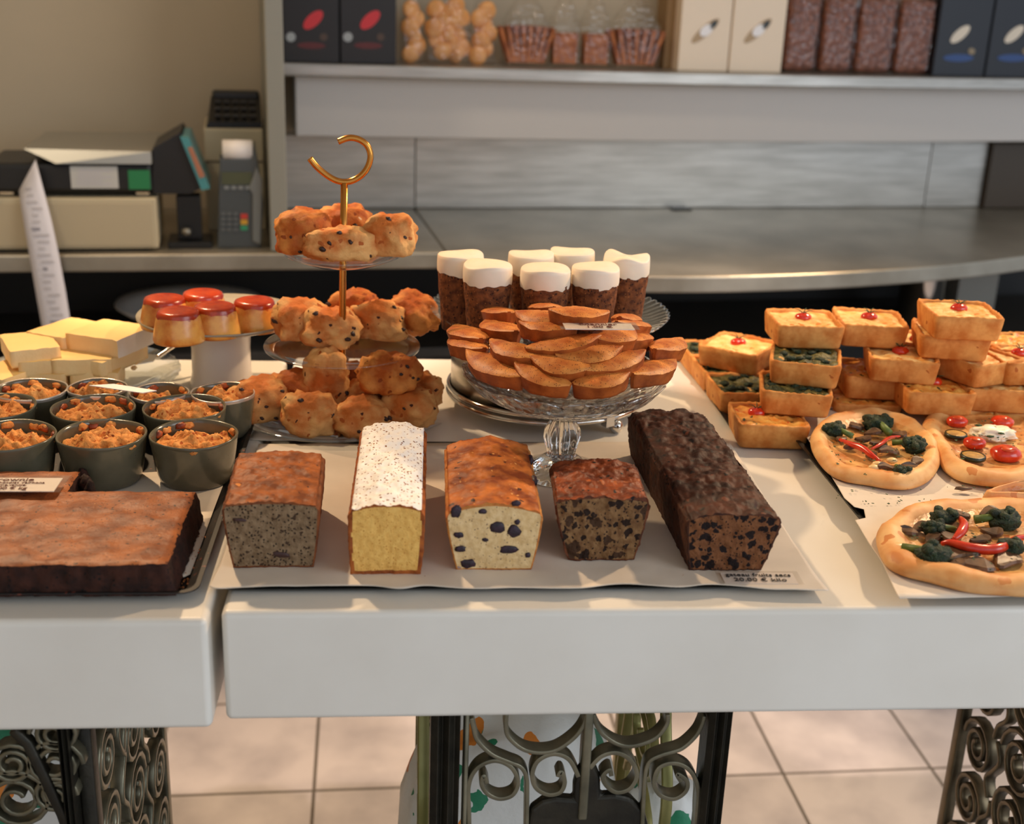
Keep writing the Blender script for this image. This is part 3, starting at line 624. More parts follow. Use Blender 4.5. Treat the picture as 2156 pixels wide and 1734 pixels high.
FR = {'S_left': [(585, 60), (598, 120), (620, 190), (700, 270), (800, 315), (870, 345), (903, 400), (908, 500), (905, 700), (905, 900)],
      'S_right': [(1936, 50), (1915, 110), (1880, 170), (1800, 240), (1690, 275), (1615, 315), (1590, 400), (1580, 560), (1575, 700), (1575, 900)],
      'C_left': [(790, 40), (785, 100), (800, 170), (880, 240), (980, 262), (1080, 245), (1180, 175), (1235, 100), (1250, 40)],
      'C_right': [(1290, 40), (1310, 100), (1350, 160), (1440, 215), (1530, 222), (1650, 178), (1715, 100), (1722, 40)],
      'sp1': [(575, 900), (572, 620), (570, 450), (620, 350), (720, 308), (815, 345), (855, 430), (825, 505), (750, 528), (680, 500), (645, 445), (655, 395), (676, 440)],
      'sp2': [(1205, 400), (1150, 300), (1060, 268), (970, 308), (937, 390), (960, 465), (1030, 503), (1100, 488), (1125, 430), (1105, 372), (1085, 400)],
      'sp3': [(1270, 350), (1340, 280), (1430, 262), (1510, 308), (1543, 390), (1505, 465), (1430, 490), (1370, 455), (1345, 400), (1385, 360), (1395, 395)],
      'sp4': [(1892, 900), (1895, 620), (1898, 470), (1850, 365), (1760, 322), (1670, 350), (1642, 440), (1680, 508), (1760, 528), (1825, 485), (1832, 425), (1775, 385), (1800, 430)]}
def scroll_panel(Y, m, parent, wid):
    for k, p in FR.items(): strap('scroll', pxpath(p, Y), (0, 1, 0), wid, .0042, m, parent)
def bar(name, px, w, Y, m, parent, dy=.018, z0=LEGZ, z1=.7945, oy=0):
    p = ay(780+px/2.764, 1600, Y); box(name, (p.x, Y+oy, z0), (w, dy, z1-z0), m, parent, bev=.002)
def post(px0, px1, Y, parent, m):
    a = ay(px0, 1600, Y); b_ = ay(px1, 1600, Y); w = (b_.x-a.x); cx = (a.x+b_.x)/2
    V = []; Fc = []; n = 16
    prof = [(0, .0), (.25, .006), (.4, .0), (.62, .008), (.8, 0), (1, .004)]
    pts = [(cx-w/2+w*u, Y-.012-d) for u, d in prof]+[(cx+w/2, Y+.014), (cx-w/2, Y+.014)]
    o = prism('post', pts, 0, .7945, m, parent, .001); fixn(o)
YL = .985
post(905, 966, YL, tr, irond); post(1476, 1522, YL, tr, irond)
scroll_panel(YL, iron, tr, .016)
bar('upright_bar', 552, .005, YL, iron, tr); bar('centre_bar', 1248, .009, YL, iron, tr, z0=.655)
V = []
for (x, y) in [(1180, 560), (1182, 480), (1200, 410), (1240, 350), (1272, 332), (1310, 365), (1338, 430), (1342, 540), (1430, 535), (1520, 555), (1600, 640), (1640, 800), (900, 800), (930, 620), (1000, 570), (1080, 552)]:
    V.append(ay(780+x/2.764, 1480+y/2.764, YL-.006))
n = len(V); V += [v+Vector((0, .012, 0)) for v in V]
o = fixn(mk('finial', V, [tuple(range(n)), tuple(range(2*n-1, n-1, -1))]+[(i, i+n, (i+1) % n+n, (i+1) % n) for i in range(n)], irond, tr, False)); md = o.modifiers.new('b', 'BEVEL'); md.width = .004; md.segments = 3; md.limit_method = 'ANGLE'
# rear panel of the same base, and its end scrolls
ironr = mat('olive_iron', (122, 118, 64), (150, 144, 90), 20, rough=.35, metal=.5)
YR = 1.40
for k, p in FR.items():
    q = [ay(780+x/2.764, 1480+y/2.764, YL)+Vector((0, YR-YL, 0)) for x, y in p]; strap('rear_scroll', catmull(q, 5), (0, 1, 0), .016, .005, ironr, tr)
for px in (552, 905, 1248, 1575): bar('rear_bar', px, .006, YL, ironr, tr, oy=YR-YL)
for px0, px1 in ((905, 966), (1476, 1522)):
    a = ay(px0, 1600, YL); b_ = ay(px1, 1600, YL); box('rear_post', ((a.x+b_.x)/2, YR, 0), (.022, .022, .7945), ironr, tr)
box('foot_rail', (.13, YL, .06), (.3, .03, .02), irond, tr); box('foot_rail', (.13, YR, .06), (.3, .03, .02), irond, tr)
def spiral_yz(cy, cz, r, turns, X, hand, m, parent, wid=.012, th=.0045, ys=1.0):
    pts = []
    for k in range(int(turns*16)+1):
        a = k/16*2*math.pi; rr = r*(1-.8*k/(turns*16)); pts.append((X, cy+ys*rr*math.cos(a)*hand, cz+rr*math.sin(a)))
    strap('scroll', pts, (1, 0, 0), wid, th, m, parent)
def side_panel(X, y0, y1, m, parent, seed):
    random.seed(seed)
    for (yy, w) in ((y0, .02), (y1, .016)): box('frame_bar', (X, yy, .02), (.014, w, .7745), irond if yy == y0 else m, parent)
    z = .76; r_ = .036; k = 0
    while z > .12:
        for i, f_ in enumerate((.17, .5, .83)):
            spiral_yz(y0+(y1-y0)*f_, z-(.035 if i == 1 else 0), r_*(1.0 if i != 1 else 1.2), 2.2, X+(.002*(i-1)), 1 if (k+i) % 2 else -1, m, parent, .014, .007)
        wv = [(X, y0+(y1-y0)*(.33+.34*j), z+.06-.02*s_) for j in (0,) for s_ in range(0)]
        for f_ in (.34, .67):
            strap('wave_bar', catmull([(X, y0+(y1-y0)*f_+.012*math.sin(s_*1.6+k), z+.04-.02*s_) for s_ in range(5)], 4), (1, 0, 0), .014, .006, m, parent)
        z -= .078; k += 1
# centre base: small outward side brackets
for sx, X in ((-1, ay(905, 1600, YL).x-.004), (1, ay(1522, 1600, YL).x-.03)):
    for r_, zz in ((.05, .60), (.06, .70), (.05, .50)):
        spiral_yz((YL+YR)/2, zz, r_, 2, X, 1, ironr, tr, .01, .006, 1.6)
    for yy in (YL+.1, YR-.1): strap('side_bar', catmull([(X-.02*sx*0, yy, .79), (X, yy+.02, .7), (X, yy-.02, .6), (X, yy+.01, .45), (X, yy, .2)], 5), (1, 0, 0), .012, .006, ironr, tr)
# left table leg
XA = ay(146, 1600, .985).x
post(134, 158, .985, tl, irond)
for (px, py, r_, hd_) in ((118, 1600, .026, 1), (118, 1535, .022, -1), (120, 1665, .02, 1), (38, 1675, .034, -1), (30, 1600, .022, 1)):
    c_ = ay(px, py, .985); pts = []
    for k in range(40):
        a = k/16*2*math.pi; rr = r_*(1-.8*k/40); pts.append((c_.x+hd_*rr*math.cos(a), .985, c_.z+rr*math.sin(a)))
    strap('scroll', pts, (0, 1, 0), .016, .0045, iron, tl)
strap('brace', [ay(28, 1530, .98), ay(60, 1560, .98), ay(95, 1630, .98), ay(132, 1708, .98), ay(150, 1760, .98)], (0, 1, 0), .012, .01, irond, tl)
side_panel(XA+.012, 1.0, 1.30, iron, tl, 1)
XR = ay(2012, 1600, 1.32).x
side_panel(XR, 1.02, 1.32, mat('bronze_iron', (82, 72, 54), (112, 98, 74), 30, rough=.35, metal=.7), tr, 2)
# printed sacks under the tables
sack = mat('printed_sack', (228, 230, 222), (236, 236, 230), 10, rough=.5, bump=.6, bsc=18, bdist=.01, spots=(((38, 132, 92), 22, .36, .6), ((232, 140, 50), 17, .32, .5)))
def make_sack(c, d, lb, seed):
    return tag(blob('printed_sack', c, d, sack, None, 4, .1, 2.0, seed, pw=3.0, flat=d[2]*.92), lb, 'sack', 'printed sacks')
p = ay(1120, 1640, 1.22); make_sack((p.x-.03, 1.22, .30), (.13, .09, .34), 'white sack printed green and orange behind the centre iron leg', 3)
p = ay(1390, 1640, 1.22); make_sack((p.x+.0, 1.2, .27), (.06, .07, .27), 'slim green printed sack behind the right half of the centre leg', 4)
p = ay(70, 1610, 1.18); make_sack((p.x-.03, 1.18, .32), (.12, .08, .38), 'white sack printed green behind the left iron scrolls', 5)
sk = COL.objects[-1]
text('®', ay(82, 1583, 1.08), .022, plain('green_print', (36, 120, 90)), sk, up=True, name='lettering')
text('E', ay(84, 1684, 1.08), .03, plain('green_print', (36, 120, 90)), sk, up=True, name='lettering')

# ------------------------------------------------------------------ trays and papers
def tray(name, lb, x0, x1, y0, y1, m, h=.012, z=.9005, parts=True):
    t = thing(name, lb, 'baking tray', ((x0+x1)/2, (y0+y1)/2, T))
    V = []; Fc = []
    rings = [(.012, z), (.012, z+.0015), (0, z+h), (-.003, z+h+.001), (-.003, z+h-.001), (-.0012, z+h-.0015), (.0105, z)]
    def ring(ins, zz):
        out = []; r_ = .014-ins*.3
        for cx_, cy_, a0 in ((x1-ins-r_, y0+ins+r_, -90), (x1-ins-r_, y1-ins-r_, 0), (x0+ins+r_, y1-ins-r_, 90), (x0+ins+r_, y0+ins+r_, 180)):
            for k in range(6): a = math.radians(a0+18*k); out.append(Vector((cx_+r_*math.cos(a), cy_+r_*math.sin(a), zz)))
        return out
    n = 24
    seq = [(.0122, z+.0012), (.011, z+.002), (.001, z+h), (-.003, z+h), (-.003, z+h-.0012), (.0, z+h-.0012), (.0122, z)]
    for ins, zz in seq: V += ring(ins, zz)
    for i in range(len(seq)-1):
        for j in range(n): Fc.append((i*n+j, i*n+(j+1) % n, (i+1)*n+(j+1) % n, (i+1)*n+j))
    Fc.append(tuple(range(n))); Fc.append(tuple(range((len(seq)-1)*n+n-1, (len(seq)-1)*n-1, -1)))
    fixn(mk('pan', V, Fc, m, t, False)); return t
tray('baking_tray', 'dark baking tray holding five loaf cakes near the counter front', -.156, .368, .9745, 1.325, traym, .0042)
tray('baking_tray', 'blackened tray with crumbs holding the brownie and grey green ramekins', -.70, -.176, .957, 1.405, trayb, .010)
tray('baking_tray', 'dark tray full of square quiches at the back right', .392, 1.06, 1.335, 1.652, traym, .0058)
tray('baking_tray', 'dark tray under the flatbreads at the right', .452, 1.02, .966, 1.42, traym, .0078, z=.9070)
def sheet(name, lb, rows, z, amp, seed, nu=40, nv=30, drop=None, sc_=14, cat='baking paper', m=paper):
    """paper whose outline runs through rows of world points (each row left to right)"""
    V = []; Fc = []
    R_ = [catmull(r, 8) if len(r) > 2 else [Vector(r[0]).lerp(Vector(r[1]), k/nu) for k in range(nu+1)] for r in rows]
    def samp(r, t): f_ = t*(len(r)-1); i = min(int(f_), len(r)-2); return r[i].lerp(r[i+1], f_-i)
    for j in range(nv+1):
        g = j/nv*(len(R_)-1); i = min(int(g), len(R_)-2)
        for k in range(nu+1):
            p = samp(R_[i], k/nu).lerp(samp(R_[i+1], k/nu), g-i); e = amp*(.5+fbm(p, sc_, 2, seed)); p.z = p.z+max(e, 0); V.append(p)
    for j in range(nv):
        for k in range(nu): Fc.append((j*(nu+1)+k, j*(nu+1)+k+1, (j+1)*(nu+1)+k+1, (j+1)*(nu+1)+k))
    o = mk(name, V, Fc, m); md = o.modifiers.new('s', 'SOLIDIFY'); md.thickness = .0004; return tag(o, lb, cat)
Zp = .9095
front = [(441, 1234), (470, 1239), (600, 1234), (770, 1232), (840, 1240), (900, 1233), (1000, 1239), (1110, 1237), (1210, 1239), (1300, 1230), (1420, 1237), (1500, 1231), (1620, 1240), (1745, 1243)]
rows = [[az(x, y, Zp-.001) for x, y in front],
        [az(x, y, Zp-.0033) for x, y in ((462, 1190), (700, 1192), (1000, 1193), (1400, 1194), (1708, 1200))],
        [az(x, y, Zp-.0033) for x, y in ((505, 1060), (800, 1060), (1200, 1060), (1500, 1062), (1622, 1065))],
        [az(545, 935, Zp-.0033), az(800, 934, Zp-.0033), az(1200, 932, Zp-.0033), az(1450, 930, Zp-.0033), az(1535, 930, Zp-.0033)]]
sheet('baking_paper', 'wide sheet of baking paper under the five loaf cakes', rows, Zp, .0012, 1, 110, 40, sc_=20)
rows = [[(-.70, .962, .9125), (-.45, .961, .9115), (-.205, .962, .911)], [(-.70, 1.0, .904), (-.45, 1.0, .904), (-.1865, 1.0, .904)], [(-.70, 1.17, .904), (-.45, 1.2, .904), (-.1855, 1.25, .904)]]
sheet('baking_paper', 'strip of baking paper under the brownie slab', rows, 0, .0015, 2, 40, 24)
# flatbread paper, torn on its left edge
le = [(1893, 1262), (1858, 1190), (1800, 1098), (1822, 1094), (1818, 1077), (1798, 1072), (1777, 1052), (1740, 985), (1700, 925), (1655, 862)]
rows = []
for i, (x, y) in enumerate(le):
    a = az(x, y, .917 if i not in (0, len(le)-1) else .9165); Yy = a.y
    rows.append([a, Vector((a.x+.05, Yy, .9165 if 0 < i < len(le)-1 else .918)), Vector((.75, Yy+(0 if i else .006), .9165)), Vector((1.02, Yy, .9165))])
rows.append([az(1705, 868, .919), az(1850, 853, .922), az(1990, 845, .921), az(2150, 850, .921)+Vector((.2, 0, 0))])
sheet('baking_paper', 'torn sheet of baking paper under the flatbreads', rows, 0, .003, 5, 60, 60, sc_=11)
pts_f = None
o = sheet('baking_paper', 'loose paper sheet under the bottom plate of the scone stand', [[az(520, 925, .9008), az(800, 940, .9008)], [az(560, 880, .9008), az(930, 890, .9008)]], 0, .0006, 9, 14, 8)

# ------------------------------------------------------------------ price cards
def price_card(lb, c, w, d, lines, m_ink, rz=0, sizes=None, sl=True, z=.001, left=False, spacing=1.0):
    t = thing('price_card', lb, 'price card', c)
    V, Fc = boxv(c, (w, d, .0008), rz); mk('card_sheet', V, Fc, card, t, False)
    if sl:
        V, Fc = boxv(Vector(c)+Vector((0, 0, .0011)), (w*1.14, d*1.22, .0003), rz); mk('clear_sleeve', V, Fc, sleeve, t, False)
    n = len(lines); R_ = Matrix.Rotation(rz, 3, 'Z')
    for i, ln in enumerate(lines):
        s_, yy, sx = sizes[i]
        text(ln, Vector(c)+R_ @ Vector((-.46*w if left else 0, yy, .0016)), s_, m_ink, t, rz, sx, align='LEFT' if left else 'CENTER', spacing=spacing)
    return t
p = az(1598, 1217, .909)
price_card('clear sleeved white card reading gateau fruits secs by the longest cake', (p.x, p.y, .9085), .066, .021, ['gateau fruits secs', '20.00 € kilo'], inkb, math.radians(-1.5), [(.0088, .0045, .92), (.0088, -.0048, 1.05)], spacing=1.05)
p = az(72, 1020, .943)
price_card('clear sleeved brownie price card lying on the brownie slab', (p.x-.022, p.y, .9425), .088, .032, ['brownie', 'beurre,chocolat Valrhona', 'creme,vanille.', '20.00 € kg'], ink, 0, [(.0098, .0098, 1.2), (.0056, .0026, 1.08), (.0056, -.0032, 1.08), (.0085, -.0105, 1.0)], left=False)
p = az(255, 817, .962)
t = thing('price_card', 'blank white card lying across the pale rimmed ramekins', 'price card', (p.x, p.y, .958))
a, b_, c_, d_ = az(188, 812, .960), az(300, 828, .958), az(330, 823, .960), az(240, 809, .962)
V = [a, b_, c_, d_]; V += [v+Vector((0, 0, .0008)) for v in V]
fixn(mk('card_sheet', V, [(0, 3, 2, 1), (4, 5, 6, 7), (0, 1, 5, 4), (1, 2, 6, 5), (2, 3, 7, 6), (3, 0, 4, 7)], card, t, False))

# ------------------------------------------------------------------ loaf cakes
def loaf(lb, xfb, xft, yf, z0, zt, xkb, xkt, yk, dome, mc, ms, mf, seed, rough=.0016, lip=.0, edge='x', sag=0, nx=54, ny=84, nzv=40, front_amp=.0008, peak=0, ct=.955):
    t = thing('loaf_cake', lb, 'loaf cake', ((xfb[0]+xfb[1])/2, yf, z0), 'sliced loaf cakes')
    P, Fc, tg = boxgrid(nx, ny, nzv); V = []
    for u, v, w in P:
        s_ = (v+1)/2; y = yf+(yk-yf)*s_
        L0 = xfb[0]+(xkb[0]-xfb[0])*s_; R0_ = xfb[1]+(xkb[1]-xfb[1])*s_; L1 = xft[0]+(xkt[0]-xft[0])*s_; R1 = xft[1]+(xkt[1]-xft[1])*s_
        bul = math.sin(min(w, 1)*math.pi)*.0012
        xl_ = L0+(L1-L0)*w-bul; xr_ = R0_+(R1-R0_)*w+bul; x = (xl_+xr_)/2+(xr_-xl_)/2*u
        dm = dome*(1-abs(u)**2.2)-sag*(1-abs(u)**4)+peak*math.exp(-(u/.3)**2)*(0.4+.6*math.sin(s_*math.pi))
        z = z0+(zt-z0)*w+dm*w**6
        if s_ > .94: z -= (s_-.94)*.05*w; y = min(y, yk)
        r_ = .003
        if w > .93 and abs(u) > .93: x -= math.copysign((w-.93)/.07*(abs(u)-.93)/.07*r_, u); z -= (w-.93)/.07*(abs(u)-.93)/.07*r_*.6
        p = Vector((x, y, z)); e = fbm(p, 75, 4, seed); e2 = fbm(p, 220, 2, seed+9)
        if w > .98: p.z += rough*2*e+rough*.5*e2
        if abs(u) > .98: p.x += math.copysign(rough*(.8*e+.4*e2), u)
        if v < -.98: p.y += front_amp*(e2+e*1.3)
        if v > .98: p.y += rough*e
        if lip and w > .9 and abs(u) > .98: p.x += math.copysign(lip*(w-.9)*10, u)
        if w < .001: p.z = z0
        V.append(p)
    keys = []
    for f, g in zip(Fc, tg):
        if g == 't': keys.append('t')
        elif g == 'f':
            u = sum(P[i][0] for i in f)/4; w = sum(P[i][2] for i in f)/4
            q_ = .03*noise.noise(Vector((u*6, w*6, seed)))*(ct < .95); keys.append('s' if abs(u)+q_ > ct or w < (1-ct)*.7 or w > .985-(.95-min(ct, .95))*.3 else 'f')
        else: keys.append('s')
    split(V, Fc, keys, {'t': ('top_crust', mc), 's': ('side_crust', ms), 'f': ('cut_face', mf)}, t); return t
ZL = .9070
LF = {}
LF['banana'] = loaf('grey brown banana loaf with reddish crust, leftmost of the loaves', (-.150, -.080), (-.158, -.074), 1.008, ZL, .966, (-.150, -.082), (-.162, -.077), 1.136, .004, crust_banana, side_banana, crumb_banana, 11, .0010)
LF['pound'] = loaf('long yellow pound cake dusted with icing sugar', (-.046, .0145), (-.048, .0175), .992, ZL, .968, (-.043, .018), (-.045, .022), 1.205, .007, sugar, side_pound, crumb_pound, 12, .0012, ct=.90)
LF['blue'] = loaf('domed golden loaf with blueberries in its pale cut face', (.047, .114), (.036, .1225), 1.002, ZL, .961, (.052, .118), (.039, .1265), 1.174, .010, crust_blue, side_blue, crumb_blue, 13, .0010, peak=.002)
LF['fruit'] = loaf('short brown fruit loaf with crumbly cut face beside the longest cake', (.150, .210), (.134, .2215), 1.020, ZL, .965, (.155, .214), (.139, .226), 1.114, .006, crust_fruit, side_fruit, crumb_fruit, 14, .0016, front_amp=.0016)
LF['long'] = loaf('very long dark fruit cake beside its white price card', (.258, .3235), (.252, .338), .999, ZL, .958, (.252, .318), (.246, .332), 1.283, .006, crust_long, side_long, crumb_long, 15, .0017, ny=130, lip=.001, front_amp=.0012)
# blueberries in the cut face
random.seed(2)
for (px, py, rx, rz) in ((960, 1077, .0046, .006), (1087, 1059, .0042, .0028), (1048, 1110, .0068, .006), (1082, 1118, .0058, .0066), (1022, 1135, .0032, .0022), (966, 1125, .0042, .0034), (970, 1155, .0052, .0034), (1070, 1156, .0078, .0044), (985, 1186, .0068, .0046), (1016, 1076, .0036, .0024), (1112, 1168, .0024, .0026), (1090, 1098, .0028, .0028)):
    p = ay(px, py, 1.0022); blob('blueberry', p, (rx, .0014, rz), berry, LF['blue'], 2, .35, 2.5, px, pw=2.4)
for px, py, rx, rz in ((592, 1167, .0080, .0028), (505, 1094, .006, .0016)):
    p = ay(px, py, 1.0082); blob('fruit_chunk', p, (rx, .0012, rz), plain('prune_chunk', (62, 34, 28), .5), LF['banana'], 2, .25, 2.5, px, (0, .1, 0), pw=3)
for px, py in ((1124, 1012), (1116, 968)):
    blob('blueberry', az(px, py, .960), (.0034, .009, .005), berry, LF['blue'], 2, .3, 2.5, px)

# ------------------------------------------------------------------ brownie slab
t = thing('brownie_slab', 'large chocolate brownie slab with one corner cut away', 'brownie', (-.4, 1.03, .9065))
def brownie():
    st = .0035; x0, x1, ya, yb, yc = -.60, -.194, .958, 1.112, 1.164; cutx = -.317; zt = .936; zb = .9065
    nx = int((x1-x0)/st); ny = int((yc-ya)/st); V = []; ids = {}; top = []; side = []
    def inside(i, j):
        x = x0+(i+.5)*st; y = ya+(j+.5)*st; return 0 <= i < nx and 0 <= j < ny and (y < yb or x < cutx)
    nk = 8
    def vt(i, j, k):
        if (i, j, k) not in ids:
            x = x0+i*st; y = ya+j*st; e = fbm((x, y, 0), 45, 4, 4); w = k/nk
            z = zb+(zt-zb)*w; ed = not (inside(i, j) and inside(i-1, j) and inside(i, j-1) and inside(i-1, j-1))
            if k == nk: z += .0016*e+.0012*fbm((x, y, 0), 9, 2, 6)-(.0016 if ed else 0)
            if ed:
                q = fbm((x*1.5, y*1.5, z*1.5), 90, 3, 8)*.0018; x += q; y += q
                if i == nx: x += (1-w)*.006
                if j == 0: y -= (1-w)*.002
            ids[(i, j, k)] = len(V); V.append(Vector((x, y, z)))
        return ids[(i, j, k)]
    for i in range(nx):
        for j in range(ny):
            if not inside(i, j): continue
            top.append((vt(i, j, nk), vt(i+1, j, nk), vt(i+1, j+1, nk), vt(i, j+1, nk)))
            for di, dj, a, b_ in ((-1, 0, (i, j+1), (i, j)), (1, 0, (i+1, j), (i+1, j+1)), (0, -1, (i, j), (i+1, j)), (0, 1, (i+1, j+1), (i, j+1))):
                if not inside(i+di, j+dj):
                    for k in range(nk): side.append((vt(*a, k), vt(*b_, k), vt(*b_, k+1), vt(*a, k+1)))
    split(V, top+side, ['t']*len(top)+['s']*len(side), {'t': ('top_crust', brown_top), 's': ('crumb', brown_side)}, t)
brownie()
for k, (px, py) in enumerate(((175, 995), (182, 1012), (190, 1022), (178, 1008))):
    blob('torn_crumb', az(px, py, .93)+Vector((0, 0, -.004)), (.006, .006, .009), brown_side, t, 2, .4, 3, k)
random.seed(8)
crm_ = mk('cake_crumbs', *(lambda L: (L[0], L[1]))((lambda: (lambda V, Fc: [(V.extend([c+Vector(s)*r for s in ((1, 0, 0), (0, 1, 0), (-1, 0, 0), (0, -1, 0), (0, 0, 1.2))]), Fc.extend([(b+0, b+1, b+4), (b+1, b+2, b+4), (b+2, b+3, b+4), (b+3, b+0, b+4), (b+3, b+2, b+1, b+0)])) for c, r, b in [(Vector((random.uniform(-.192, -.18), random.uniform(.975, 1.08), .9035)), random.uniform(.0006, .0016), 5*i) for i in range(60)]+[(Vector((random.choice((.016, -.04, -.02, .13, .24))+random.uniform(-.01, .01), random.uniform(.982, .99), .9066)), random.uniform(.0006, .0014), 5*(60+i)) for i in range(12)]] and (V, Fc))([], []))()), mat('crumbs', (150, 74, 44), (190, 120, 60), 300, rough=.8))
tag(crm_, 'loose cake crumbs scattered on the trays', 'crumbs', kind='stuff')

# ------------------------------------------------------------------ ramekins of crumble
def surf_disc(name, c, R_, zf, m, parent, rings=16, seg=48, kf=None, rz=0):
    V = [Vector((c[0], c[1], c[2]+zf(0, 0)))]; Fc = []
    for i in range(1, rings+1):
        for j in range(seg):
            a = 2*math.pi*j/seg; k = kf(a) if kf else 1; r = R_*i/rings*k
            x, y = r*math.cos(a+rz), r*math.sin(a+rz); V.append(Vector((c[0]+x, c[1]+y, c[2]+zf(x, y))))
    for j in range(seg): Fc.append((0, 1+j, 1+(j+1) % seg))
    for i in range(rings-1):
        for j in range(seg):
            a, b_ = 1+i*seg+j, 1+i*seg+(j+1) % seg; Fc.append((a, a+seg, b_+seg, b_))
    return mk(name, V, Fc, m, parent)
def ramekin(lb, c, R_, h, seed, foil=False):
    t = thing('crumble_ramekin', lb, 'ramekin', c, 'ramekins of crumble')
    k = R_/.0455
    prof = [(0, 0), (.034*k, 0), (.0365*k, .002), (.039*k, .01), (.0425*k, .03), (.0450*k, h-.004), (.0455*k, h-.001), (.0448*k, h+.0004), (.0432*k, h-.0004), (.042*k, h-.004), (.040*k, .02), (.037*k, .006), (0, .006)]
    o = lathe('dish', prof, [rammat, ramrim], c, t, 64, rfun=lambda r, z, a, i: (r*(1+.006*math.sin(2*a+seed)), z+.0006*math.sin(3*a+seed)*(z > .03)), midx=[1 if foil and 5 <= i <= 7 else 0 for i in range(13)])
    rin = .0412*k
    def zf(x, y):
        r = math.hypot(x, y)/rin; e = fbm((x+c[0], y+c[1], 0), 55, 4, seed); e2 = fbm((x, y, 0), 160, 2, seed+3)
        return h-.015+(.013*(1-r**2.2)+.010*e+.004*e2)
    surf_disc('crumble_topping', c, rin, zf, crumble, t, 22, 60)
    random.seed(seed)
    for q in range(6):
        a = random.uniform(.3, 2.9) if q < 5 else random.uniform(3, 6.2); rr = .0415*k
        blob('baked_crumb', (c[0]+rr*math.cos(a), c[1]+rr*math.sin(a), c[2]+h-.004-random.random()*.003), (.0062, .0035, .0038), crumble if q % 3 else crumbdark, t, 2, .5, 3, q+seed, (0, 0, a+1.57))
    return t
ZR = .9045
RM = [((312, 214)[1], 912, .955, .0445, 'grey green ramekin behind the brownie corner cut'), (408, 912, .955, .0445, 'grey green ramekin touching the banana loaf'), (22, 914, .955, .0445, 'grey green ramekin of the front row at the left edge'),
      (196, 855, .956, .0445, 'second row ramekin with crumble heaped over its rim'), (388, 854, .956, .0445, 'second row ramekin directly behind the one by the banana loaf'), (-16, 852, .956, .0445, 'second row ramekin cut off by the left edge')]
for i, (px, py, z, R_, lb) in enumerate(RM):
    p = az(px, py, z); ramekin(lb, (p.x, p.y, ZR), R_, .0505, i+1)
for i, (px, py, R_, lb) in enumerate(((62, 820, .040, 'pale rimmed ramekin in front of the cheesecake slices'), (203, 816, .033, 'pale rimmed ramekin carrying the blank white card'), (334, 826, .033, 'darker pale rimmed ramekin right of the blank card'), (468, 826, .036, 'pale rimmed ramekin in front of the white pedestal'))):
    p = az(px, py, .954); ramekin(lb, (p.x, p.y+.004, ZR), R_, .049, 20+i, True)
p = az(545, 900, .94); 

# ------------------------------------------------------------------ cheesecake on a glass plate
def glass_plate(name, lb, c, R_, h, cat='plate', scal=0, amp=0, m=glassm, foot=.5, parent=None, group=None, seg=96, th=.0022, ribs=0):
    f = lambda r, z, a, i: (r*(1+amp*abs(math.sin(scal*a/2))*(r/R_)**4) if scal else r, z+(.0012*math.sin(ribs*a)*(r/R_)**6 if ribs else 0))
    prof = [(0, 0), (R_*foot, 0), (R_*(foot+.06), .001), (R_*.8, h*.55), (R_, h), (R_*1.004, h+th*.5), (R_, h+th), (R_*.79, h*.55+th), (R_*(foot+.03), .001+th), (0, .0008+th)]
    if parent is None: return tag(lathe(name, prof, m, c, None, seg, f), lb, cat, group)
    return lathe(name, prof, m, c, parent, seg, f)
cp = az(165, 765, .93)
glass_plate('glass_plate', 'glass plate with scalloped edge under the cheesecake slices', (cp.x, cp.y, T+.0005), .122, .018, scal=40, amp=.02)
cheese_w = mat('cheesecake_white_side', (250, 238, 224), (246, 228, 206), 40, rough=.6, bump=.2, bsc=200)
def cake_block(lb, px, py, z, d, rz, tl=(0, 0), name='cheesecake_slice', white=False):
    d = (d[0]*1.16, d[1]*1.16, d[2])
    c = az(px, py, z); t = thing(name, lb, 'cheesecake', (c.x, c.y, z-d[2]), 'cheesecake slices heaped on a plate')
    P, Fc, tg = boxgrid(10, 8, 5); V = []; R_ = Matrix.Rotation(rz, 3, 'Z') @ Matrix.Rotation(tl[0], 3, 'X') @ Matrix.Rotation(tl[1], 3, 'Y')
    for u, v, w in P:
        q = rnd((u*d[0]/2, v*d[1]/2, (w-.5)*d[2]), (d[0]/2, d[1]/2, d[2]/2), .0015); q = R_ @ (q+Vector((0, 0, -d[2]/2)))+Vector((c.x, c.y, z)); q += Vector((1, 1, 1))*.0007*fbm(q, 120, 2, px); V.append(q)
    split(V, Fc, ['t' if g == 't' else ('r' if g == 'r' and white else 's') for g in tg], {'t': ('top_layer', cheese_t), 's': ('side', cheese_s), 'r': ('pale_side', cheese_w)}, t)
zc = .9085
cake_block('large cheesecake slice at the back right of the heap, pale side showing', 232, 692, .972, (.066, .066, .024), math.radians(-24), (0, 0), white=True)
cake_block('cheesecake slice with a pointed corner touching the receipt', 142, 688, .966, (.052, .07, .02), math.radians(-28))
cake_block('cheesecake slice at the upper left beside the receipt', 62, 716, .964, (.05, .07, .022), math.radians(25))
cake_block('cheesecake slice in the middle of the heap', 178, 742, .951, (.06, .05, .021), math.radians(6))
cake_block('cheesecake slice left of the middle one', 92, 745, .950, (.05, .05, .021), math.radians(14))
cake_block('front left cheesecake slice resting on the glass plate', 95, 775, .934, (.048, .042, .022), math.radians(3))
cake_block('front right cheesecake slice resting on the glass plate', 205, 772, .934, (.050, .042, .022), math.radians(3))
cake_block('cheesecake slice cut off by the left edge', 14, 775, .938, (.05, .06, .022), math.radians(-30))
cake_block('lowest back cheesecake slice under the large one', 215, 735, .949, (.06, .08, .02), math.radians(-24))
cake_block('lowest back cheesecake slice near the receipt', 110, 728, .944, (.07, .07, .02), math.radians(-24))
t = thing('cake_server', 'steel cake server lying on the glass plate by the cheesecake', 'cake server', az(320, 760, .925))
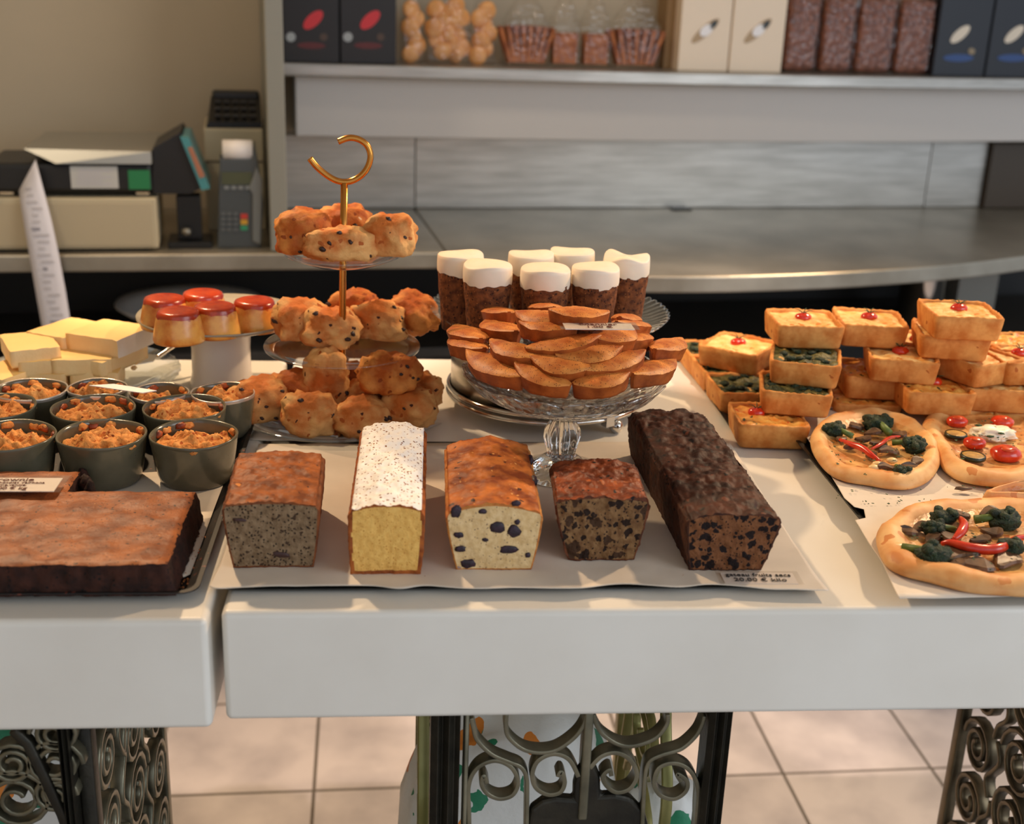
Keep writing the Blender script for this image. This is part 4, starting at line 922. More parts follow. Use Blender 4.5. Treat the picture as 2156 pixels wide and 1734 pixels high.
tube('handle', catmull([az(405, 706, .945), az(372, 724, .94), az(345, 742, .933), az(332, 752, .929)], 4), .0028, chrome, t)
V = [az(335, 749, .928), az(322, 762, .925), az(285, 768, .922), az(262, 764, .921), az(262, 752, .923), az(300, 745, .926)]; n = len(V); V += [v+Vector((0, 0, .0012)) for v in V]
fixn(mk('blade', V, [tuple(range(n)), tuple(range(2*n-1, n-1, -1))]+[(i, i+n, (i+1) % n+n, (i+1) % n) for i in range(n)], chrome, t, False))
blob('cheesecake_crumb', az(282, 774, .921), (.004, .004, .003), cheese_s, t, 2, .2)

# ------------------------------------------------------------------ flans on a white pedestal
PY = 1.535
pc = ay(468, 800, PY); pc.z = T
t = thing('cake_stand', 'white pedestal cake stand carrying the caramel flans', 'cake stand', pc)
ph = ay(468, 676, PY).z-T
lathe('pedestal', [(0, 0), (.040, 0), (.0405, .003), (.037, .02), (.0365, .05), (.038, ph-.012), (.040, ph-.002), (0, ph-.002)], porcelain, pc, t, 48)
lathe('plate', [(0, ph-.0018), (.06, ph-.0015), (.09, ph+.003), (.1005, ph+.008), (.101, ph+.0095), (.100, ph+.0105), (.088, ph+.006), (.06, ph+.0025), (0, ph+.002)], mat('grey_glazed_plate', (150, 140, 118), (164, 154, 132), 10, rough=.15), pc, t, 64)
zp = pc.z+ph+.003
for i, (px, py, lb) in enumerate(((345, 625, 'caramel flan at the left of the white stand'), (426, 614, 'caramel flan at the back of the white stand'), (374, 652, 'caramel flan between the left one and the front one'), (452, 641, 'caramel flan at the front centre of the white stand'), (536, 630, 'caramel flan at the right of the white stand'))):
    h = .037; c = az(px, py, zp+h); f = thing('caramel_flan', lb, 'flan', (c.x, c.y, zp), 'caramel flans')
    s_ = 1.0
    prof = [(0, 0), (.0295, 0), (.0305, .003), (.029, .012), (.0265, .024), (.0240, .033), (.0215, h-.001)]
    lathe('custard', prof, flan_s, (c.x, c.y, zp), f, 40, rfun=lambda r, z, a, k: (r*(1+.02*math.sin(3*a+i)), z))
    lathe('caramel_top', [(.0252, .0300), (.0244, .0334), (.0232, .0358), (.0205, h), (.012, h+.0004), (0, h-.0002)], flan_t, (c.x, c.y, zp), f, 40, rfun=lambda r, z, a, k: (r*(1+.02*math.sin(3*a+i)), z+(.003*math.sin(2*a+i)+.0015*math.sin(5*a+i)-.002 if k == 0 else 0)))

# ------------------------------------------------------------------ three tier scone stand
SY = 1.42
sc0 = az(712, 880, .903); sx_ = ay(712, 850, SY).x
root = thing('tiered_stand', 'three tier glass stand with brass rod and open ring handle', 'cake stand', (sx_, SY, T))
B = Vector((sx_, SY, T))
tube('rod', [ay(718, 870, SY)+Vector((0, 0, 0)), ay(721, 700, SY), ay(722, 560, SY), ay(725, 384, SY)], .0042, brass, root, 12)
ringp = [(652, 333), (668, 352), (690, 370), (712, 381), (735, 382), (757, 372), (773, 354), (780, 330), (774, 308), (757, 294), (735, 290), (712, 298)]
tube('ring_handle', catmull([ay(x, y, SY) for x, y in ringp], 6), .0036, brass, root, 12)
zt3 = ay(722, 545, SY).z; zt2 = ay(721, 742, SY).z
glass_plate('top_plate', '', (ay(722, 545, SY).x, SY, zt3-.006), .066, .012, parent=root, foot=.5)
glass_plate('middle_plate', '', (ay(721, 742, SY).x, SY, zt2-.006), .091, .014, parent=root, foot=.5)
glass_plate('bottom_plate', '', (sx_-.004, SY-.005, T+.0015), .116, .012, parent=root, foot=.55)
for zz, xx in ((zt3, ay(722, 545, SY).x), (zt2, ay(721, 742, SY).x)): lathe('collar', [(0, -.012), (.007, -.011), (.008, -.007), (.005, -.005), (0, -.004)], chrome, (xx, SY, zz), root, 20)
def scone(lb, px, py, z, wpx, hh, seed, m=scone_c, dep=.9, rot=0, tilt=(0, 0), rais=3, grp='scones on the tiered stand', Y=None, yadd=0):
    c = az(px, py, z) if Y is None else ay(px, py, Y)
    w = wpx*(c.y*math.cos(PITCH)+.17)/FPX/2
    t = thing('scone', lb, 'scone', (c.x, c.y, c.z-hh/2), grp)
    o = blob('crust', c, (w*1.02, w*dep, hh/2*1.04), m, t, 4, .20, 1.3, seed, (tilt[0], tilt[1], rot), pw=3.0, oct_=5)
    me = o.data; lo = -hh/2*.82
    for v in me.vertices:
        e = abs(fbm(v.co+c, 62, 4, seed))-.25; v.co += v.normal*.0062*e
        rel = v.co.z-hh/2
        if tilt == (0, 0) and rel < lo: v.co.z = hh/2+lo+(rel-lo)*.15
    random.seed(seed); vs = me.vertices; k = 0; tries = 0
    cam_d = (Vector((0, 0, CAMZ))-c).normalized()
    while k < rais and tries < 200:
        tries += 1; v = vs[random.randrange(len(vs))]
        if v.normal.dot(cam_d) > .45 and v.co.z > hh*.15:
            p = v.co+Vector(t.location); r_ = random.uniform(.0022, .0038); blob('raisin', p-v.normal*r_*.35, (r_*1.2, r_, r_*.8), raisin, t, 2, .3, 2.5, k, (0, random.random(), random.random())); k += 1
    return t
T3 = zt3+.003; T2 = zt2+.003; T1 = T+.005
scone('golden scone at the left of the top tier', 640, 490, T3+.027, 112, .050, 31, scone_d, .8, .3, rais=2)
scone('golden scone behind the rod on the top tier', 725, 472, T3+.024, 108, .046, 32, scone_d, .8, rais=2)
scone('scone with a pale right side on the top tier', 820, 497, T3+.027, 104, .048, 33, scone_c, .85, -.4, rais=3)
scone('broken scone showing raisins at the front of the top tier', 718, 516, T3+.019, 140, .038, 34, scone_c, .5, .1, rais=6)
scone('scone at the left of the middle tier', 632, 674, T2+.026, 98, .048, 35, scone_c, .85, .5, rais=3)
scone('scone at the front of the middle tier', 697, 692, T2+.021, 116, .046, 36, scone_c, .8, 0, rais=4)
scone('scone behind the rod on the middle tier', 745, 652, T2+.028, 100, .046, 37, scone_d, .8, 0, rais=1)
scone('raisin studded scone right of the rod on the middle tier', 796, 676, T2+.023, 112, .046, 38, scone_c, .8, -.3, rais=4)
scone('scone hanging over the right rim of the middle tier', 868, 660, T2+.028, 108, .044, 39, scone_d, .8, -.5, (.1, .15), rais=1)
scone('scone hanging over the left rim of the bottom tier', 548, 842, T1+.028, 118, .050, 40, scone_c, .8, .4, rais=6)
scone('back scone between the left one and the upright one', 618, 822, T1+.030, 92, .044, 41, scone_d, .8, .2, rais=0)
scone('scone standing upright behind the bottom tier front', 690, 800, T1+.045, 88, .075, 42, scone_c, .7, .1, rais=3)
scone('round scone at the front left of the bottom tier', 652, 872, T1+.023, 108, .048, 43, scone_c, .85, 0, rais=1)
scone('crumbly scone at the front centre of the bottom tier', 762, 877, T1+.021, 112, .044, 44, scone_c, .85, .2, rais=4)
scone('brown scone on top of the others on the bottom tier', 820, 785, T1+.066, 118, .046, 45, scone_d, .8, .1, rais=4)
scone('scone at the right front of the bottom tier', 864, 858, T1+.028, 108, .046, 46, scone_c, .8, -.3, rais=1)
scone('scone poking out behind the right of the bottom tier', 893, 822, T1+.035, 74, .04, 47, scone_c, .8, -.3, rais=2)
scone('shaded scone in the middle of the bottom tier', 785, 838, T1+.026, 100, .042, 48, scone_c, .8, 0, rais=1)
scone('scone behind the rod on the bottom tier', 745, 805, T1+.03, 84, .05, 49, scone_d, .8, 0, rais=1)

# ------------------------------------------------------------------ carrot cakes on a ribbed glass plate over a steel drum
DY = 1.470; dc = Vector((ay(1150, 800, DY).x, DY, T))
t = thing('drum_stand', 'round steel drum stand on ball feet behind the financiers', 'stand', dc)
dz = ay(1143, 655, DY).z-T
lathe('drum', [(0, .022), (.119, .022), (.119, dz-.03), (0, dz-.03)], drumm, dc, t, 72)
for zz, rr in ((.020, .1225), (.028, .1215)): lathe('base_ring', [(rr+.003*math.cos(a), zz+.003*math.sin(a)) for a in [k*math.pi/4 for k in range(8)]], chrome, dc, t, 72, closed=True)
for a in (2.80, -.92, .9, -2.3+4.2):
    p = dc+Vector((.1225*math.cos(a), .1225*math.sin(a), .0085)); blob('ball_foot', p, (.0085, .0085, .0085), chrome, t, 3, 0)
for px in (1293,):
    a = math.atan2(-.104, .062); p = dc+Vector((.1225*math.cos(a), .1225*math.sin(a), .012)); V, Fc = boxv(p, (.010, .012, .028), a); mk('clip', V, Fc, chrome, t, False)
pl = thing('cake_plate', 'ribbed clear glass cake plate holding the frosted carrot cakes', 'plate', (dc.x, dc.y, T+dz-.0295))
pz = T+dz-.029; hR = .029
def ribf(r, z, a, i):
    k = max(0, (r-.10)/.045); return (r*(1+.010*k*math.cos(64*a)), z+.0016*k*math.cos(64*a))
lathe('plate', [(0, 0), (.03, 0), (.05, .012), (.10, .018), (.125, .022), (.143, .030), (.1455, .0325), (.143, .0335), (.124, .026), (.10, .022), (0, .0215)], glassm, (dc.x, dc.y, pz), pl, 384, ribf)
CZT = pz+.022
for i, (px, py, w, lb) in enumerate(((970, 538, 96, 'frosted carrot cake at the far left of the glass plate'), (1118, 537, 95, 'frosted carrot cake in the middle of the back row'), (1205, 531, 93, 'frosted carrot cake at the back, right of the middle'), (1320, 543, 97, 'frosted carrot cake with wavy icing at the far right'), (1028, 559, 102, 'frosted carrot cake at the front left of the plate'), (1149, 567, 104, 'frosted carrot cake at the front centre of the plate'), (1254, 564, 100, 'frosted carrot cake at the front right of the plate'))):
    H = .088; c = az(px, py, CZT+H-.002); R_ = w*(c.y*.943+.15)/FPX/2
    k = thing('carrot_cake', lb, 'carrot cake', (c.x, c.y, CZT), 'frosted carrot cakes')
    hs = H-.0185
    def cf(r, z, a, j, i=i):
        e = fbm((r*math.cos(a)+i, r*math.sin(a), z), 110, 3, i); return (r*(1+.035*e) if r > .001 else r, z+(.0016*math.sin(4*a+i)+.001*math.sin(9*a) if j >= 8 else 0))
    lathe('sponge', [(0, 0)]+[(R_*(.76+.21*q/7), hs*q/7) for q in range(8)]+[(R_*.93, hs+.002), (0, hs+.002)], carrot, (c.x, c.y, CZT), k, 64, cf)
    def ff(r, z, a, j, i=i):
        drip = -.002*max(0, math.sin(3*a+i*2))-.0007*math.sin(11*a+i)-.0005 if j <= 1 else 0
        top = (.0014*math.sin(2*a+i)+.0008*math.sin(3*a))*(r/R_)**2 if j > 3 else 0
        if i == 3 and j > 3: top += .003*math.sin(3*a+1)*(r/R_)
        return (r*(1+.012*math.sin(3*a+i*1.3)), z+drip+top)
    lathe('frosting', [(R_*.975, hs-.001), (R_*.995, hs+.0015), (R_*1.0, hs+.008), (R_*.99, hs+.0145), (R_*.975, H-.0010), (R_*.94, H), (R_*.4, H+.0003), (0, H+.0005)], frost, (c.x, c.y, CZT), k, 64, ff)

# ------------------------------------------------------------------ financiers in a cut glass compote
CY = 1.234; cx_ = ay(1188, 830, CY).x; TF = .9066
zr = 1.016; zb_ = ay(1186, 862, CY).z-.003
t = thing('glass_compote', 'cut glass footed compote heaped with financiers', 'compote', (cx_, CY, TF))
C3 = Vector((cx_, CY, TF))
def bowlf(r, z, a, i):
    k = max(0, (r-.03)/.077); s_ = abs(math.sin(9*a)); f_ = .0010*math.cos(72*a)*k
    outer = i <= 5
    return (r*(1+.035*k**4*(s_-.4))+(f_ if outer else 0), z+.004*k**4*s_+(f_*.8 if outer else 0))
d_ = zr-TF; bb = zb_-TF
lathe('bowl', [(0, bb), (.022, bb+.001), (.045, bb+.007), (.072, bb+.016), (.094, bb+.027), (.106, d_-.001), (.107, d_+.001), (.104, d_+.0008), (.091, bb+.030), (.068, bb+.020), (.04, bb+.011), (0, bb+.006)], cutthin, C3, t, 288, bowlf)
def facet(n, amp):
    return lambda r, z, a, i: (r*(1+amp*math.cos(n*a)), z)
lathe('stem', [(0, .018), (.0150, .0185), (.0140, .023), (.0160, .031), (.0186, .041), (.0178, .049), (.0135, .058), (.0096, .065), (.0090, bb-.005), (.013, bb-.0005), (0, bb-.0005)], cut, C3, t, 96, facet(8, .09))
lathe('foot', [(0, .0005), (.046, .0005), (.0475, .002), (.046, .004), (.036, .0065), (.026, .012), (.0195, .0178), (0, .0178)], cut, C3, t, 96, facet(24, .012))
# mound surface the cakes lie on
def mound(px, py, lift=0):
    d = _ray(px, py)
    for k in range(600):
        s_ = (1.05+k*.0008); p = _O+d*(s_/ (d.y*1.0)) if False else _O+d*s_
        r2 = ((p.x-cx_)**2+(p.y-CY)**2)/.118**2
        if p.z <= zr+.002+lift+.056*max(0, 1-r2)+.012*min(1, r2): return p, r2
    return p, r2
def financier(lb, A, B_, wd, th, seed, roll=0.0, lift=0, end_up=0.0, sink=.3):
    ox, oy = 880, 480; sc_ = 2.89
    pa, ra = mound(ox+A[0]/sc_, oy+A[1]/sc_, lift); pb, rb = mound(ox+B_[0]/sc_, oy+B_[1]/sc_, lift)
    c = (pa+pb)/2; ax = (pb-pa); Ln = min(max(ax.length, .062), .098); ax.normalize()
    n = Vector(((c.x-cx_)*.1, (c.y-CY)*.35-.012*((seed*7) % 5-1.5)*.6, .085)).normalized(); n = (n-ax*n.dot(ax)).normalized()
    s_ = n.cross(ax).normalized(); R_ = Matrix((ax, s_, n)).transposed() @ Matrix.Rotation(roll, 3, 'X')
    t = thing('financier', lb, 'financier', (c.x, c.y, c.z-th), 'financiers in the glass compote')
    P, Fc, tg = boxgrid(26, 10, 6); V = []
    for u, v, w in P:
        hw = (1-abs(u)**1.9*.90)*wd/2*(.80+.20*w)
        x = u*Ln/2*(.93+.07*w); y = v*hw
        z = (w-1)*th+(.0045*(1-u*u)*(1-v*v))*(w) ; q = Vector((x, y, z))
        if abs(v) > .8 and w > .8: q.z -= .0012
        q.z += (.0022*abs(u)**3)*w
        e = fbm(q+c, 90, 3, seed); q.z += .0008*e; q.y += .0006*e
        V.append(c+R_ @ (q-Vector((0, 0, -th*sink))))
    split(V, Fc, ['t' if g == 't' else 's' for g in tg], {'t': ('top_face', fin_m), 's': ('edge', fin_e)}, t)
FN = [('financier at the outermost left, lying low over the glass rim', (190, 672), (430, 780), .036, .6, 0), ('long financier at the front left of the glass bowl', (300, 770), (640, 935), .036, .7, 0),
      ('financier at the front, left of the gap in the heap', (585, 845), (925, 985), .034, .7, .002), ('short dark financier pointing down at the front centre', (745, 815), (985, 860), .040, .9, .004),
      ('financier at the front, right of the gap in the heap', (940, 975), (1285, 905), .034, .7, 0), ('financier at the front right of the glass bowl', (1255, 935), (1595, 805), .034, .7, 0),
      ('financier at the outermost right, tip raised over the rim', (1390, 790), (1636, 680), .034, .6, .004), ('financier right of centre pointing at the outer right', (1000, 890), (1380, 775), .034, .7, .006),
      ('broad financier just right of the centre', (830, 800), (1240, 745), .038, .7, .008), ('large financier in the centre below the price card', (655, 760), (1115, 680), .040, .6, .012),
      ('financier left of centre, half under its neighbours', (440, 710), (745, 820), .034, .7, .006), ('long financier at the upper left of the heap', (340, 545), (700, 710), .040, .5, .012),
      ('financier at the left end of the upper layer', (190, 590), (435, 735), .040, .5, .006), ('small financier at the back left of the heap', (400, 500), (605, 560), .036, .3, .012),
      ('financier left of the price card', (625, 600), (960, 630), .042, .3, .014), ('financier at the back behind the price card', (630, 545), (860, 575), .034, .2, .018),
      ('financier at the back centre of the heap', (690, 490), (880, 520), .036, .2, .018), ('topmost financier with a peaked corner behind the card', (840, 530), (1115, 540), .050, .8, .034),
      ('financier at the right behind the end of the card', (1150, 600), (1430, 615), .036, .4, .008), ('financier under the right end of the price card', (1190, 735), (1412, 655), .038, .6, .006),
      ('financier below the right half of the price card', (1090, 700), (1300, 650), .040, .6, .009), ('small financier tip behind the price card', (1200, 580), (1330, 560), .030, .3, .012)]
for i, (lb, A, B_, wd, roll, lift) in enumerate(FN):
    financier(lb, A, B_, wd*1.12, .0145, i+1, -.25*roll, lift*.6)
p = ay(1260, 690, 1.165); cz_ = p.z+.001
t_ = price_card('clear sleeved white card reading financier on top of the heap', (p.x, p.y, cz_), .068, .021, ['financier', '1.00 €'], ink, math.radians(1), [(.0088, .0040, 1.25), (.0088, -.0052, 1.15)])

# ------------------------------------------------------------------ quiches
def quiche(lb, px, py, lv, rz, kind, seed, sz=.042, Hq=.029, tom=None, z0=.9025, tilt=0):
    zb = z0+lv*Hq*1.0+.0004; zt = zb+Hq-.0006; c = az(px, py, zt)
    t = thing('quiche', lb, 'quiche', (c.x, c.y, zb), 'square quiches on the tray')
    rz = math.radians(rz); pw = 13
    def kf(a): return 1/((abs(math.cos(a))**pw+abs(math.sin(a))**pw)**(1/pw))
    prof = [(0, 0), (sz*.90, 0), (sz*.93, .002), (sz*.985, Hq*.7), (sz, Hq-.002), (sz-.001, Hq), (sz-.004, Hq-.0006), (sz-.0048, Hq-.004), (sz-.006, Hq-.009)]
    V = []; Fc = []; n = len(prof); seg = 72
    for j in range(seg):
        a = 2*math.pi*j/seg; k = kf(a)
        for i, (r, z) in enumerate(prof):
            q = Vector((r*k*math.cos(a+rz), r*k*math.sin(a+rz), z)); e = fbm(q+c, 70, 3, seed)
            if i > 1: q.x *= 1+.018*e; q.y *= 1+.018*e
            if 4 <= i <= 6: q.z += .0012*e+.0006*math.sin(30*a)
            V.append(Vector((c.x, c.y, zb))+q)
    for j in range(seg):
        for i in range(n-1): Fc.append((j*n+i, ((j+1) % seg)*n+i, ((j+1) % seg)*n+i+1, j*n+i+1))
    mk('pastry_shell', V, Fc, pastry, t)
    am = {'tomato': .0022, 'green': .0042, 'orange': .0036}[kind]; fmn = {'tomato': egg, 'green': spin, 'orange': egg_o}[kind]
    def zf(x, y): r = math.hypot(x, y)/sz; return Hq-.0035+am*fbm((x+c.x, y+c.y, 0), 75, 4, seed)+.0015*(1-r)+(.001 if kind == 'green' else 0)
    surf_disc('filling', (c.x, c.y, zb), sz-.0045, zf, fmn, t, 16, 60, kf, rz)
    if tom is None and kind == 'tomato': tom = (0, .004)
    if tom:
        q = Vector((c.x+tom[0], c.y+tom[1], zb+Hq-.001)); blob('cherry_tomato', q, (.0105, .0088, .0062), tomato, t, 3, .06, 2, seed)
        for k in range(4): a = k*1.7+seed; tube('tomato_stem', [q+Vector((0, 0, .005)), q+Vector((.006*math.cos(a), .006*math.sin(a), .009)), q+Vector((.011*math.cos(a), .011*math.sin(a), .0095))], [.0008, .0006, .0003], herb, t, 5)
    if kind == 'green':
        random.seed(seed)
        for k in range(14):
            x, y = random.uniform(-.7, .7)*sz, random.uniform(-.7, .7)*sz; q = Vector((c.x+x*math.cos(rz)-y*math.sin(rz), c.y+x*math.sin(rz)+y*math.cos(rz), zb+Hq))
            blob('spinach_tuft', q, (.006, .005, .0028), broc, t, 1, .5, 3, k)
    return t
Q = [('tomato quiche on top of the green stack at the left', 1693, 669, 3, -3, 'tomato'), ('tomato quiche right of the green stack, tilted corner up', 1832, 668, 3, -10, 'tomato'),
     ('tomato quiche resting at the back left over green ones', 1556, 722, 1, -38, 'tomato'), ('green topped quiche in the middle of the left stack', 1697, 746, 2, -18, 'green'),
     ('green topped quiche second from the bottom of the left stack', 1675, 806, 1, -14, 'green'), ('front left quiche with red tomato pieces at the tray corner', 1618, 872, 0, -4, 'orange'),
     ('green topped quiche behind the front left one', 1568, 806, 0, 2, 'green'), ('green topped quiche at the left, third from the front', 1532, 765, 0, 2, 'green'), ('green topped quiche at the back left tray corner', 1502, 733, 0, 2, 'green'),
     ('plain tomato quiche under the tilted one in the middle', 1898, 740, 2, -14, 'tomato'), ('low orange quiche at the centre front with a tomato', 1812, 830, 0, -4, 'orange'),
     ('quiche with tomato and greens at the front right of the tray', 1962, 805, 1, -3, 'orange'), ('large browned quiche at the right with a stemmed tomato', 2002, 692, 3, -14, 'tomato'),
     ('topmost quiche at the back right of the pile', 2022, 650, 4, -6, 'tomato'), ('quiche below the browned one at the right', 2054, 745, 2, 24, 'tomato'),
     ('yellow quiche beside the front right one at the frame edge', 2085, 800, 1, -10, 'tomato'), ('quiche standing high at the right frame edge', 2150, 744, 2, 5, 'tomato'),
     ('lower quiche in shade under the plain one', 1838, 775, 1, -6, 'orange'), ('quiche at the bottom behind the centre front one', 1905, 795, 0, 0, 'orange'),
     ('lowest quiche at the front right corner in view', 2010, 850, 0, -2, 'orange'), ('quiche at the back between the two stacks', 1935, 715, 2, 8, 'tomato'),
     ('lowest quiche at the back under the leaning tomato one', 1640, 740, 0, 0, 'tomato'), ('small red tomato quiche at the far right back', 2140, 718, 2, 0, 'orange')]
for i, q in enumerate(Q):
    quiche(*q, i+1, tom={5: (-.012, .008), 10: (.004, .006), 11: (.004, .004), 17: (0, 0), 19: (0, 0), 8: None}.get(i))
blob_ = COL.objects.get('x')

# ------------------------------------------------------------------ flatbreads
ZF = .9195
def flatbread(lb, outline, cen, seed):
    c = az(cen[0], cen[1], ZF); t = thing('flatbread', lb, 'flatbread', (c.x, c.y, ZF), 'topped flatbreads')
    O_ = [az(x, y, ZF+.004)-c for x, y in outline]; O_ = catmull([Vector((p.x, p.y, 0)) for p in O_], 6, True); n = len(O_)
    rad = [(0, .0055), (.25, .0055), (.45, .0058), (.6, .0062), (.68, .0075), (.74, .0105), (.80, .0135), (.87, .0150), (.93, .0135), (.98, .009), (1.0, .005), (.985, .001), (.95, 0)]
    V = [Vector((c.x, c.y, ZF+.0055))]; Fc = []; keys = []
    for i, (r, z) in enumerate(rad[1:]):
        for p in O_:
            q = Vector((p.x*r, p.y*r, z)); e = fbm(q+c, 28, 3, seed); e2 = fbm(q+c, 90, 3, seed+5)
            q.z += (.003*e+.0008*e2)*(1 if 3 <= i <= 8 else .5) if i < 10 else 0; q.z = max(q.z, .0); V.append(Vector((c.x, c.y, ZF))+q)
    for j in range(n): Fc.append((0, 1+j, 1+(j+1) % n)); keys.append('c')
    for i in range(len(rad)-2):
        for j in range(n):
            a, b_ = 1+i*n+j, 1+i*n+(j+1) % n; Fc.append((a, a+n, b_+n, b_)); keys.append('c' if i < 4 else 'r')
    Fc.append(tuple(1+(len(rad)-2)*n+j for j in range(n-1, -1, -1))); keys.append('r')
    fs = split(V, Fc, keys, {'c': ('sauce_centre', sauce), 'r': ('dough_rim', dough)}, t); return t
ZP = ZF+.0085
def broccoli(t, px, py, s_, seed, ang=0, head=(0, 1)):
    s_ *= 1.25; c = az(px, py, ZP+.005); random.seed(seed); f = blob('broccoli_floret', c, (s_*.8, s_*.7, s_*.5), broc, t, 3, .3, 3.5, seed)
    for k in range(11):
        a = random.uniform(0, 6.28); r_ = random.uniform(.3, 1)*s_*.75; blob('bud_cluster', c+Vector((r_*math.cos(a), r_*math.sin(a)*.8, random.uniform(0, s_*.45))), (s_*.3, s_*.3, s_*.26), broc, f, 2, .35, 4, seed+k)
    d = Vector((math.cos(ang), math.sin(ang), 0))
    tube('stalk', [c+Vector((0, 0, -.001))+Vector((0, 0, s_*.35)), c+d*s_*.8+Vector((0, 0, s_*.1)), c+d*s_*1.5+Vector((0, 0, -.001))], [s_*.12, s_*.2, s_*.24], stalk, f, 8)
def mushroom(t, px, py, a, s_=1.0, seed=0):
    c = az(px, py, ZP+.0015); pts = []
    V = []; n = 18
    for k in range(n):
        th = 2*math.pi*k/n; r_ = .0085*s_*(1+.22*math.cos(th)-.12*math.cos(3*th)); V.append((r_*math.cos(th)*1.25, r_*math.sin(th)*.8))
    R_ = [(x*math.cos(a)-y*math.sin(a), x*math.sin(a)+y*math.cos(a)) for x, y in V]
    W = [c+Vector((x, y, .002*math.sin(x*200+seed))) for x, y in R_]+[c+Vector((x*.92, y*.92, .0028+.002*math.sin(x*200+seed))) for x, y in R_]
    fixn(mk('mushroom_slice', W, [tuple(range(n-1, -1, -1)), tuple(range(n, 2*n))]+[(i, (i+1) % n, n+(i+1) % n, n+i) for i in range(n)], mush, t, False))
def strip(t, pts, r_=.0028):
    P = catmull([az(x, y, ZP+.004+dz_) for x, y, dz_ in pts], 5); n = len(P); tube('pepper_strip', P, [r_*(.5+.9*math.sin(math.pi*(k+.6)/(n+.2))) for k in range(n)], pepper, t, 8)
def herbs(t, cx, cy, rx, ry, n, seed):
    random.seed(seed); HV = []; HF = []
    for k in range(n):
        a = random.uniform(0, 6.28); r_ = math.sqrt(random.random()); c = az(cx+rx*r_*math.cos(a), cy+ry*r_*math.sin(a), ZP+.0045)
        L_ = random.uniform(.0014, .0034); V, Fc = boxv((0, 0, 0), (L_, L_*.45, .0005)); R_ = Matrix.Rotation(random.uniform(0, 3.1), 3, 'Z') @ Matrix.Rotation(random.uniform(-.5, .5), 3, 'X')
        b0 = len(HV); HV.extend([c+R_ @ v for v in V]); HF.extend([tuple(b0+i for i in f) for f in Fc])
    mk('chopped_herbs', HV, HF, herb, t, False)['kind'] = 'stuff'
def tomato_half(t, px, py, s_, seed, up=True):
    c = az(px, py, ZP+.004); o = blob('tomato_half', c, (s_, s_*.85, s_*.55), tomato, t, 3, .05, 2, seed, pw=2.2)
    blob('tomato_seeds', c+Vector((0, -s_*.15, s_*.42)), (s_*.62, s_*.5, s_*.16), mat('tomato_pulp', (214, 84, 40), (190, 52, 24), 120, rough=.2) if 'tomato_pulp' not in MATS else MATS['tomato_pulp'], o, 2, .25, 3, seed)
def courgette(t, px, py, s_, a, seed):
    c = az(px, py, ZP+.002); o = lathe('courgette_slice', [(0, 0), (s_, 0), (s_*1.02, .002), (s_*.98, .004), (s_*.86, .0042)], courg, c, t, 28); lathe('courgette_flesh', [(s_*.9, .0035), (s_*.7, .0040), (0, .0036)], courgf, c, o, 28)
O1 = [(1706, 938), (1716, 905), (1752, 884), (1800, 872), (1850, 872), (1905, 884), (1950, 910), (1976, 945), (1980, 975), (1962, 1005), (1925, 1024), (1880, 1026), (1830, 1018), (1775, 1008), (1735, 985)]
f1 = flatbread('round flatbread with broccoli and one red pepper strip', O1, (1842, 952), 1)
broccoli(f1, 1755, 905, .0125, 1, -.8); broccoli(f1, 1846, 892, .0150, 2, -1.4); broccoli(f1, 1925, 938, .0125, 3, 2.6); broccoli(f1, 1898, 992, .009, 4, 1.5)
for px, py, a, s_ in ((1800, 898, .6, 1.1), (1835, 912, .1, 1), (1815, 925, -.3, .9), (1868, 950, .2, 1.2), (1770, 925, .9, .8), (1862, 985, .3, 1.0), (1918, 985, -.4, 1.3), (1930, 975, .9, 1.0), (1835, 962, 1.4, .8), (1890, 915, -.2, .9), (1845, 935, .4, 1.1), (1790, 940, .2, .9)): mushroom(f1, px, py, a, s_, px)
strip(f1, [(1768, 925, 0), (1795, 936, .002), (1815, 943, .003), (1835, 958, .001), (1852, 970, -.001)]); strip(f1, [(1835, 945, .001), (1855, 934, .003), (1872, 922, .002), (1895, 918, 0)], .0016)
for px, py in ((1848, 977), (1878, 969), (1840, 984)): blob('garlic_clove', az(px, py, ZP+.002), (.0065, .005, .0035), garlic, f1, 2, .1)
herbs(f1, 1840, 945, 105, 55, 60, 11)
O2 = [(1940, 905), (1950, 882), (1985, 868), (2040, 861), (2120, 862), (2190, 880), (2230, 930), (2225, 985), (2160, 1018), (2085, 1020), (2020, 1008), (1985, 985), (1968, 955), (1945, 930)]
f2 = flatbread('flatbread with tomato halves, courgette and a white cheese dollop', O2, (2085, 940), 2)
tomato_half(f2, 2015, 887, .0125, 1); tomato_half(f2, 2110, 888, .0135, 2); tomato_half(f2, 2052, 932, .0125, 3); tomato_half(f2, 2118, 955, .0170, 4)
courgette(f2, 2012, 918, .0125, 0, 1); courgette(f2, 2048, 964, .0135, 0, 2)
cb = blob('cheese_dollop', az(2092, 912, ZP+.003), (.026, .017, .008), cream, f2, 4, .35, 2, 5)
herbs(f2, 2085, 905, 40, 22, 50, 21); herbs(f2, 2070, 930, 90, 50, 30, 22)
for k, (px, py) in enumerate(((2062, 895), (2078, 905), (2095, 900), (2108, 912), (2085, 918))): blob('herb_clump', az(px, py, ZP+.009), (.0045, .0032, .0014), herb, f2, 1, .5, 3, k)
O3 = [(1844, 1135), (1858, 1108), (1890, 1085), (1930, 1070), (1985, 1064), (2050, 1060), (2120, 1062), (2200, 1075), (2260, 1120), (2260, 1200), (2200, 1248), (2100, 1248), (2030, 1240), (1960, 1222), (1895, 1205), (1858, 1180)]
f3 = flatbread('large flatbread with mushrooms, broccoli and a long red pepper strip', O3, (2060, 1152), 3)
